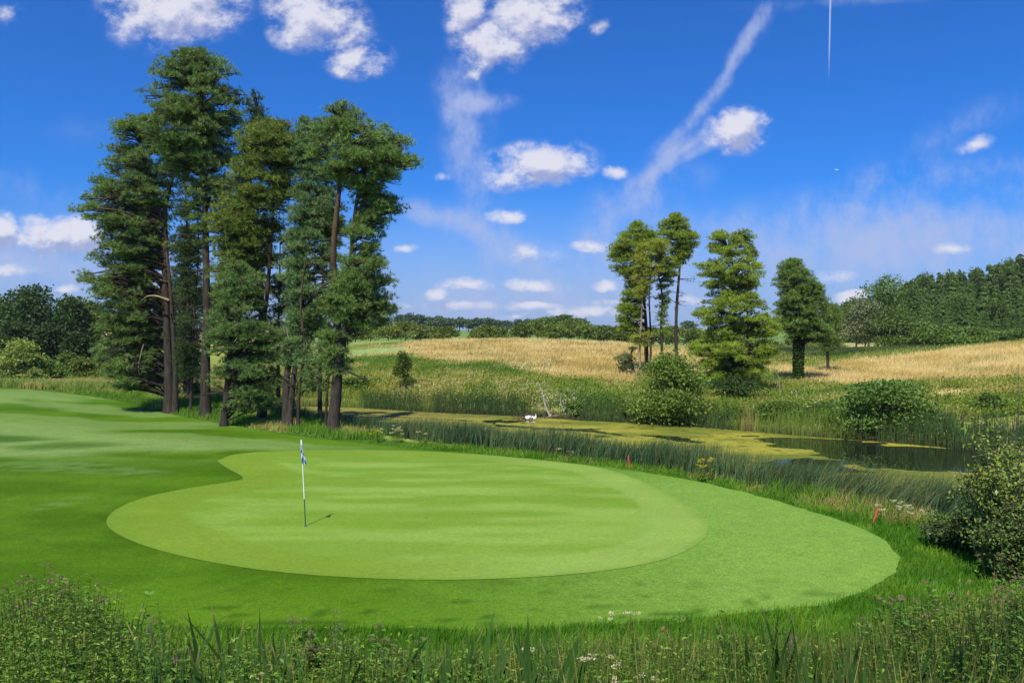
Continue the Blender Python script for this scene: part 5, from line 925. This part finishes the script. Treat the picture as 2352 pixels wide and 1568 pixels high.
# ---------------------------------------------------------------- airliner high in the sky
def airliner():
    d = 5200; c = P(1922, 390, d); root = thing('airliner', 'tiny white airliner high in the blue sky on the right', 'aeroplane', c); Wc = np.array((.85, .85, .86))
    f = MB(); L = 24; tube(f, smooth_path([(-L*.5, 0, .6), (-L*.42, 0, .3), (-L*.2, 0, 0), (L*.3, 0, 0), (L*.45, 0, -.1), (L*.5, 0, -.3)], 3), np.interp(np.linspace(0, 1, 16), [0, .12, .3, .8, .95, 1], [.3, 1.2, 1.9, 1.9, 1.2, .3]), 12, Wc); f.build('fuselage', M_PAINT, root)
    for sg in (-1, 1):
        w = MB(); V = [(3, 0, -.6), (-1.5, 0, -.6), (-5.5, sg*12, .6), (-4, sg*12, .6)]; V = V+[(a, b_, z+.45) for a, b_, z in V]; w.add(V, [[0, 1, 2, 3], [7, 6, 5, 4], [0, 3, 7, 4], [1, 5, 6, 2], [3, 2, 6, 7], [0, 4, 5, 1]], Wc); w.build('wing', M_PAINT, root)
    t = MB(); V = [(-9, -.2, .8), (-12, -.2, .8), (-13, -.2, 5), (-11.4, -.2, 5)]; V = V+[(a, .2, z) for a, _, z in V]; t.add(V, [[0, 1, 2, 3], [7, 6, 5, 4], [0, 3, 7, 4], [1, 5, 6, 2], [3, 2, 6, 7], [0, 4, 5, 1]], Wc*.8); t.build('tail_fin', M_PAINT, root); root.rotation_euler = (0, 0, math.radians(12))
airliner()

# ---------------------------------------------------------------- sky, sun, camera
def build_world():
    w = bpy.data.worlds.new('World'); scene.world = w; w.use_nodes = True; T = w.node_tree; N, K = T.nodes, T.links; N.clear()
    sky = nd(N, 'ShaderNodeTexSky', sky_type='NISHITA'); sky.sun_disc = False; sky.sun_elevation = math.radians(SUN_EL); sky.sun_rotation = math.radians(SUN_AZ); sky.air_density = 1.0; sky.dust_density = .4; sky.ozone_density = 2.5; sky.altitude = 100
    tc = nd(N, 'ShaderNodeTexCoord'); sx = nd(N, 'ShaderNodeSeparateXYZ'); K.new(tc.outputs['Generated'], sx.inputs[0])
    def mth(op, a, b=None, c=None, clamp=False, tree=None):
        n = nd((tree or T).nodes, 'ShaderNodeMath', operation=op); n.use_clamp = clamp
        for i, q in enumerate((a, b, c)):
            if q is None: continue
            if isinstance(q, (int, float)): n.inputs[i].default_value = q
            else: (tree or T).links.new(q, n.inputs[i])
        return n.outputs[0]
    ay = mth('MAXIMUM', mth('ABSOLUTE', sx.outputs[1]), .02)
    q = nd(N, 'ShaderNodeCombineXYZ'); K.new(mth('DIVIDE', sx.outputs[0], ay), q.inputs[0]); K.new(mth('DIVIDE', sx.outputs[2], ay), q.inputs[1])
    def group(name, blobs, ns, amp, warp, stretch):
        g = bpy.data.node_groups.new(name, 'ShaderNodeTree'); g.interface.new_socket('V', in_out='INPUT', socket_type='NodeSocketVector'); g.interface.new_socket('D', in_out='OUTPUT', socket_type='NodeSocketFloat')
        n, k = g.nodes, g.links; gi = n.new('NodeGroupInput'); go = n.new('NodeGroupOutput')
        wn = nd(n, 'ShaderNodeTexNoise'); wn.inputs['Scale'].default_value = ns*.45; wn.inputs['Detail'].default_value = 4; k.new(gi.outputs[0], wn.inputs['Vector'])
        wv = nd(n, 'ShaderNodeVectorMath', operation='MULTIPLY_ADD'); k.new(wn.outputs['Color'], wv.inputs[0]); wv.inputs[1].default_value = (warp, warp*.7, 0); off = nd(n, 'ShaderNodeVectorMath', operation='SUBTRACT'); k.new(gi.outputs[0], off.inputs[0]); off.inputs[1].default_value = (warp*.5, warp*.35, 0); k.new(off.outputs[0], wv.inputs[2])
        tot = None
        for px, py, rx, ry, ang, wt in blobs:
            mp = nd(n, 'ShaderNodeMapping', vector_type='TEXTURE'); mp.inputs['Location'].default_value = ((px-CX)/F, (HY-py)/F, 0); mp.inputs['Rotation'].default_value = (0, 0, math.radians(ang)); mp.inputs['Scale'].default_value = (rx/F, ry/F, 1); k.new(wv.outputs[0], mp.inputs[0])
            gr = nd(n, 'ShaderNodeTexGradient', gradient_type='SPHERICAL'); k.new(mp.outputs[0], gr.inputs[0]); f = mth('MULTIPLY', gr.outputs['Fac'], wt, tree=g)
            tot = f if tot is None else (mth('MAXIMUM', tot, f, tree=g) if name == 'cumulus' else mth('ADD', tot, f, tree=g))
        sm = nd(n, 'ShaderNodeMapping'); sm.inputs['Scale'].default_value = stretch; sm.inputs['Rotation'].default_value = (0, 0, math.radians(0)); k.new(gi.outputs[0], sm.inputs[0])
        fn = nd(n, 'ShaderNodeTexNoise'); fn.inputs['Scale'].default_value = ns; fn.inputs['Detail'].default_value = 9; fn.inputs['Roughness'].default_value = .66; k.new(sm.outputs[0], fn.inputs['Vector'])
        nz = mth('MULTIPLY', mth('SUBTRACT', fn.outputs['Fac'], .5, tree=g), amp, tree=g); pres = mth('MULTIPLY', tot, 4.0, clamp=True, tree=g)
        k.new(mth('MULTIPLY_ADD', nz, pres, tot, tree=g), go.inputs[0]); return g
    cum = [(px_, py_, rx_*1.1, ry_*1.12, a_, w_) for px_, py_, rx_, ry_, a_, w_ in [(400, 15, 190, 110, 0, 1), (450, -10, 130, 90, 0, 1), (735, 40, 150, 85, -15, 1), (690, 70, 90, 55, 0, .8), (825, 130, 95, 55, 0, .8), (800, 85, 70, 50, 0, .7), (1080, 30, 75, 70, 0, .9), (1220, 45, 140, 80, 10, 1), (1130, 90, 110, 85, 0, .9), (1110, 135, 60, 40, 0, .7), (1240, 378, 150, 62, 6, 1), (1170, 408, 70, 36, 0, .8), (1320, 365, 50, 40, 0, .8),
           (1690, 300, 95, 58, 5, 1), (1715, 275, 60, 30, 0, .8), (1700, 335, 70, 30, 0, .7), (125, 540, 130, 62, 0, 1.0), (90, 525, 70, 45, 0, 1), (180, 545, 80, 55, 0, 1), (-5, 525, 50, 50, 0, .95), (1170, 496, 62, 26, 0, .75), (1415, 395, 40, 24, 0, .75), (1015, 405, 30, 13, 0, .6), (1075, 655, 72, 19, 0, .8), (1012, 675, 34, 17, 0, .8), (1230, 655, 88, 21, -3, .85), (1075, 699, 100, 14, 0, .62), (1225, 700, 100, 15, 0, .7), (1345, 714, 120, 21, 0, .8), (1362, 568, 56, 19, 0, .7), (1400, 655, 44, 16, 0, .7), (1590, 690, 60, 19, 0, .7), (935, 572, 40, 12, 0, .6), (2190, 572, 62, 20, 0, .62), (1220, 585, 100, 34, 0, .42), (150, 661, 40, 14, 0, .7), (1955, 684, 50, 24, 0, .9), (20, 25, 40, 34, 0, .55), (1130, 742, 60, 11, 0, .6), (940, 700, 60, 12, 0, .5), (30, 618, 95, 20, 0, .4), (1920, 635, 80, 18, 0, .36), (1370, 65, 40, 24, 30, .42), (2240, 330, 70, 24, 20, .33), (1400, 690, 80, 14, 0, .5), (1180, 725, 90, 9, 0, .5), (1085, 165, 34, 34, 0, .5), (1420, 735, 90, 10, 0, .5), (1010, 735, 70, 10, 0, .5)]]
    cir = [(1050, 205, 85, 110, 0, .5), (1120, 232, 105, 30, 0, .4), (1070, 310, 85, 130, -25, .36), (1100, 440, 75, 190, 12, .36), (1000, 500, 130, 40, -15, .42), (1110, 545, 220, 60, -20, .38), (1690, 130, 180, 26, 62, .48), (1745, 40, 90, 30, 65, .3), (1590, 260, 190, 24, 50, .4), (1640, 330, 120, 16, 30, .45), (1230, 700, 520, 70, 0, .45), (1500, 390, 200, 60, 48, .38), (1560, 350, 170, 30, 35, .42), (1480, 470, 260, 70, 25, .3), (2100, 500, 640, 130, 4, .36), (2250, 400, 400, 60, 5, .25), (1900, 580, 900, 120, 0, .4), (1250, 640, 900, 90, 0, .22), (120, 440, 260, 80, -14, .22), (60, 600, 400, 130, 0, .55), (1940, 5, 300, 24, 0, .26), (2200, 300, 420, 60, 25, .22), (1380, 455, 60, 40, 40, .3), (200, 300, 300, 60, -5, .1), (1907, 15, 2.6, 190, -1.2, 1.5)]
    con = cir.pop(); g1 = group('cumulus', cum, 20, 2.0, .035, (1, 1.3, 1)); g2 = group('cirrus', cir, 13, 1.5, .06, (1.5, 1.0, 1)); g3 = group('contrail', [con], 9, 0, 0, (1, 1, 1))
    def inst(g, vec): n = nd(N, 'ShaderNodeGroup'); n.node_tree = g; K.new(vec, n.inputs[0]); return n.outputs[0]
    f1 = inst(g1, q.outputs[0]); up = nd(N, 'ShaderNodeVectorMath', operation='ADD'); K.new(q.outputs[0], up.inputs[0]); up.inputs[1].default_value = (-.004, .014, 0); f1u = inst(g1, up.outputs[0]); f2 = mth('ADD', inst(g2, q.outputs[0]), inst(g3, q.outputs[0]))
    def mr(v, a, b, c=0, d=1, smooth=True):
        n = nd(N, 'ShaderNodeMapRange', interpolation_type='SMOOTHSTEP' if smooth else 'LINEAR'); K.new(v, n.inputs[0])
        for i, z in zip((1, 2, 3, 4), (a, b, c, d)): n.inputs[i].default_value = z
        return n.outputs[0]
    a1 = mr(f1, .03, .74, 0, .95); a2 = mr(f2, .0, .8, 0, .85); lit = mr(mth('SUBTRACT', f1, f1u), -.36, .26)
    front = mr(sx.outputs[1], .02, .12); low = mr(q.outputs[0] if False else mth('DIVIDE', sx.outputs[2], ay), -.002, .012)
    def rgbmix(f, a, b, blend='MIX'):
        n = nd(N, 'ShaderNodeMix', data_type='RGBA', blend_type=blend)
        for s_, v in ((0, f), (6, a), (7, b)):
            if isinstance(v, (int, float)): n.inputs[s_].default_value = v
            elif isinstance(v, tuple): n.inputs[s_].default_value = v
            else: K.new(v, n.inputs[s_])
        return n.outputs[2]
    S = SKY_STRENGTH
    tint = rgbmix(1.0, sky.outputs[0], SKY_TINT, 'MULTIPLY')
    hz = mr(mth('DIVIDE', sx.outputs[2], ay), 0, .21, .84, 0, True); base = rgbmix(hz, tint, tuple(v/S/EXPO for v in lin(164, 184, 227))+(1,))
    cl = rgbmix(lit, tuple(v/S/EXPO for v in lin(164, 174, 214))+(1,), tuple(v*.97/S/EXPO for v in lin(232, 232, 245))+(1,))
    ci = tuple(v/S/EXPO for v in lin(178, 192, 232))+(1,)
    c = rgbmix(mth('MULTIPLY', a2, front), base, ci); c = rgbmix(mth('MULTIPLY', mth('MULTIPLY', a1, front), low), c, cl)
    bg = nd(N, 'ShaderNodeBackground'); K.new(c, bg.inputs[0]); bg.inputs[1].default_value = S; out = nd(N, 'ShaderNodeOutputWorld'); K.new(bg.outputs[0], out.inputs[0])
EXPOSURE = .45; EXPO = 2**EXPOSURE; SKY_STRENGTH = .07; SKY_TINT = (.2, .71, 1.53, 1)
build_world()
sun = bpy.data.lights.new('sun', 'SUN'); sun.energy = 4.6; sun.angle = math.radians(.53); sun.color = (1, .96, .89)
so = bpy.data.objects.new('sun', sun); COL.objects.link(so); e, a = math.radians(SUN_EL), math.radians(SUN_AZ)
from mathutils import Vector
so.rotation_euler = Vector((-math.sin(a)*math.cos(e), -math.cos(a)*math.cos(e), -math.sin(e))).to_track_quat('-Z', 'Y').to_euler()
cam = bpy.data.cameras.new('camera'); cam.sensor_width = 36; cam.lens = 36*F/2352; cam.shift_y = (784-HY)/2352*-1; cam.clip_end = 20000; cam.clip_start = .05
co = bpy.data.objects.new('camera', cam); COL.objects.link(co); co.location = (0, 0, ZC); co.rotation_euler = (math.pi/2, 0, 0); scene.camera = co
scene.view_settings.view_transform = 'Standard'; scene.view_settings.look = 'None'; scene.view_settings.exposure = EXPOSURE; scene.view_settings.gamma = 1
scene.cycles.max_bounces = 6; scene.cycles.diffuse_bounces = 3; scene.cycles.transmission_bounces = 3; scene.cycles.use_denoising = True

def haze():
    m, N, K = new_mat('haze_air'); v = nd(N, 'ShaderNodeVolumePrincipled'); v.inputs['Color'].default_value = (.86, .92, 1, 1); v.inputs['Density'].default_value = HAZE; v.inputs['Anisotropy'].default_value = .3
    o = nd(N, 'ShaderNodeOutputMaterial'); K.new(v.outputs[0], o.inputs['Volume']);
    mb = MB(); X, Y0, Y1, Z0, Z1 = 3300, -120, 4200, -6, 48; V = [(x, y, z) for z in (Z0, Z1) for y in (Y0, Y1) for x in (-X, X)]
    mb.add(V, [[0, 2, 3, 1], [4, 5, 7, 6], [0, 1, 5, 4], [2, 6, 7, 3], [0, 4, 6, 2], [1, 3, 7, 5]], (1, 1, 1)); tag(mb.build('haze', m, smooth=False), 'thin summer haze over the far fields', kind='stuff')
HAZE = .00012
haze()
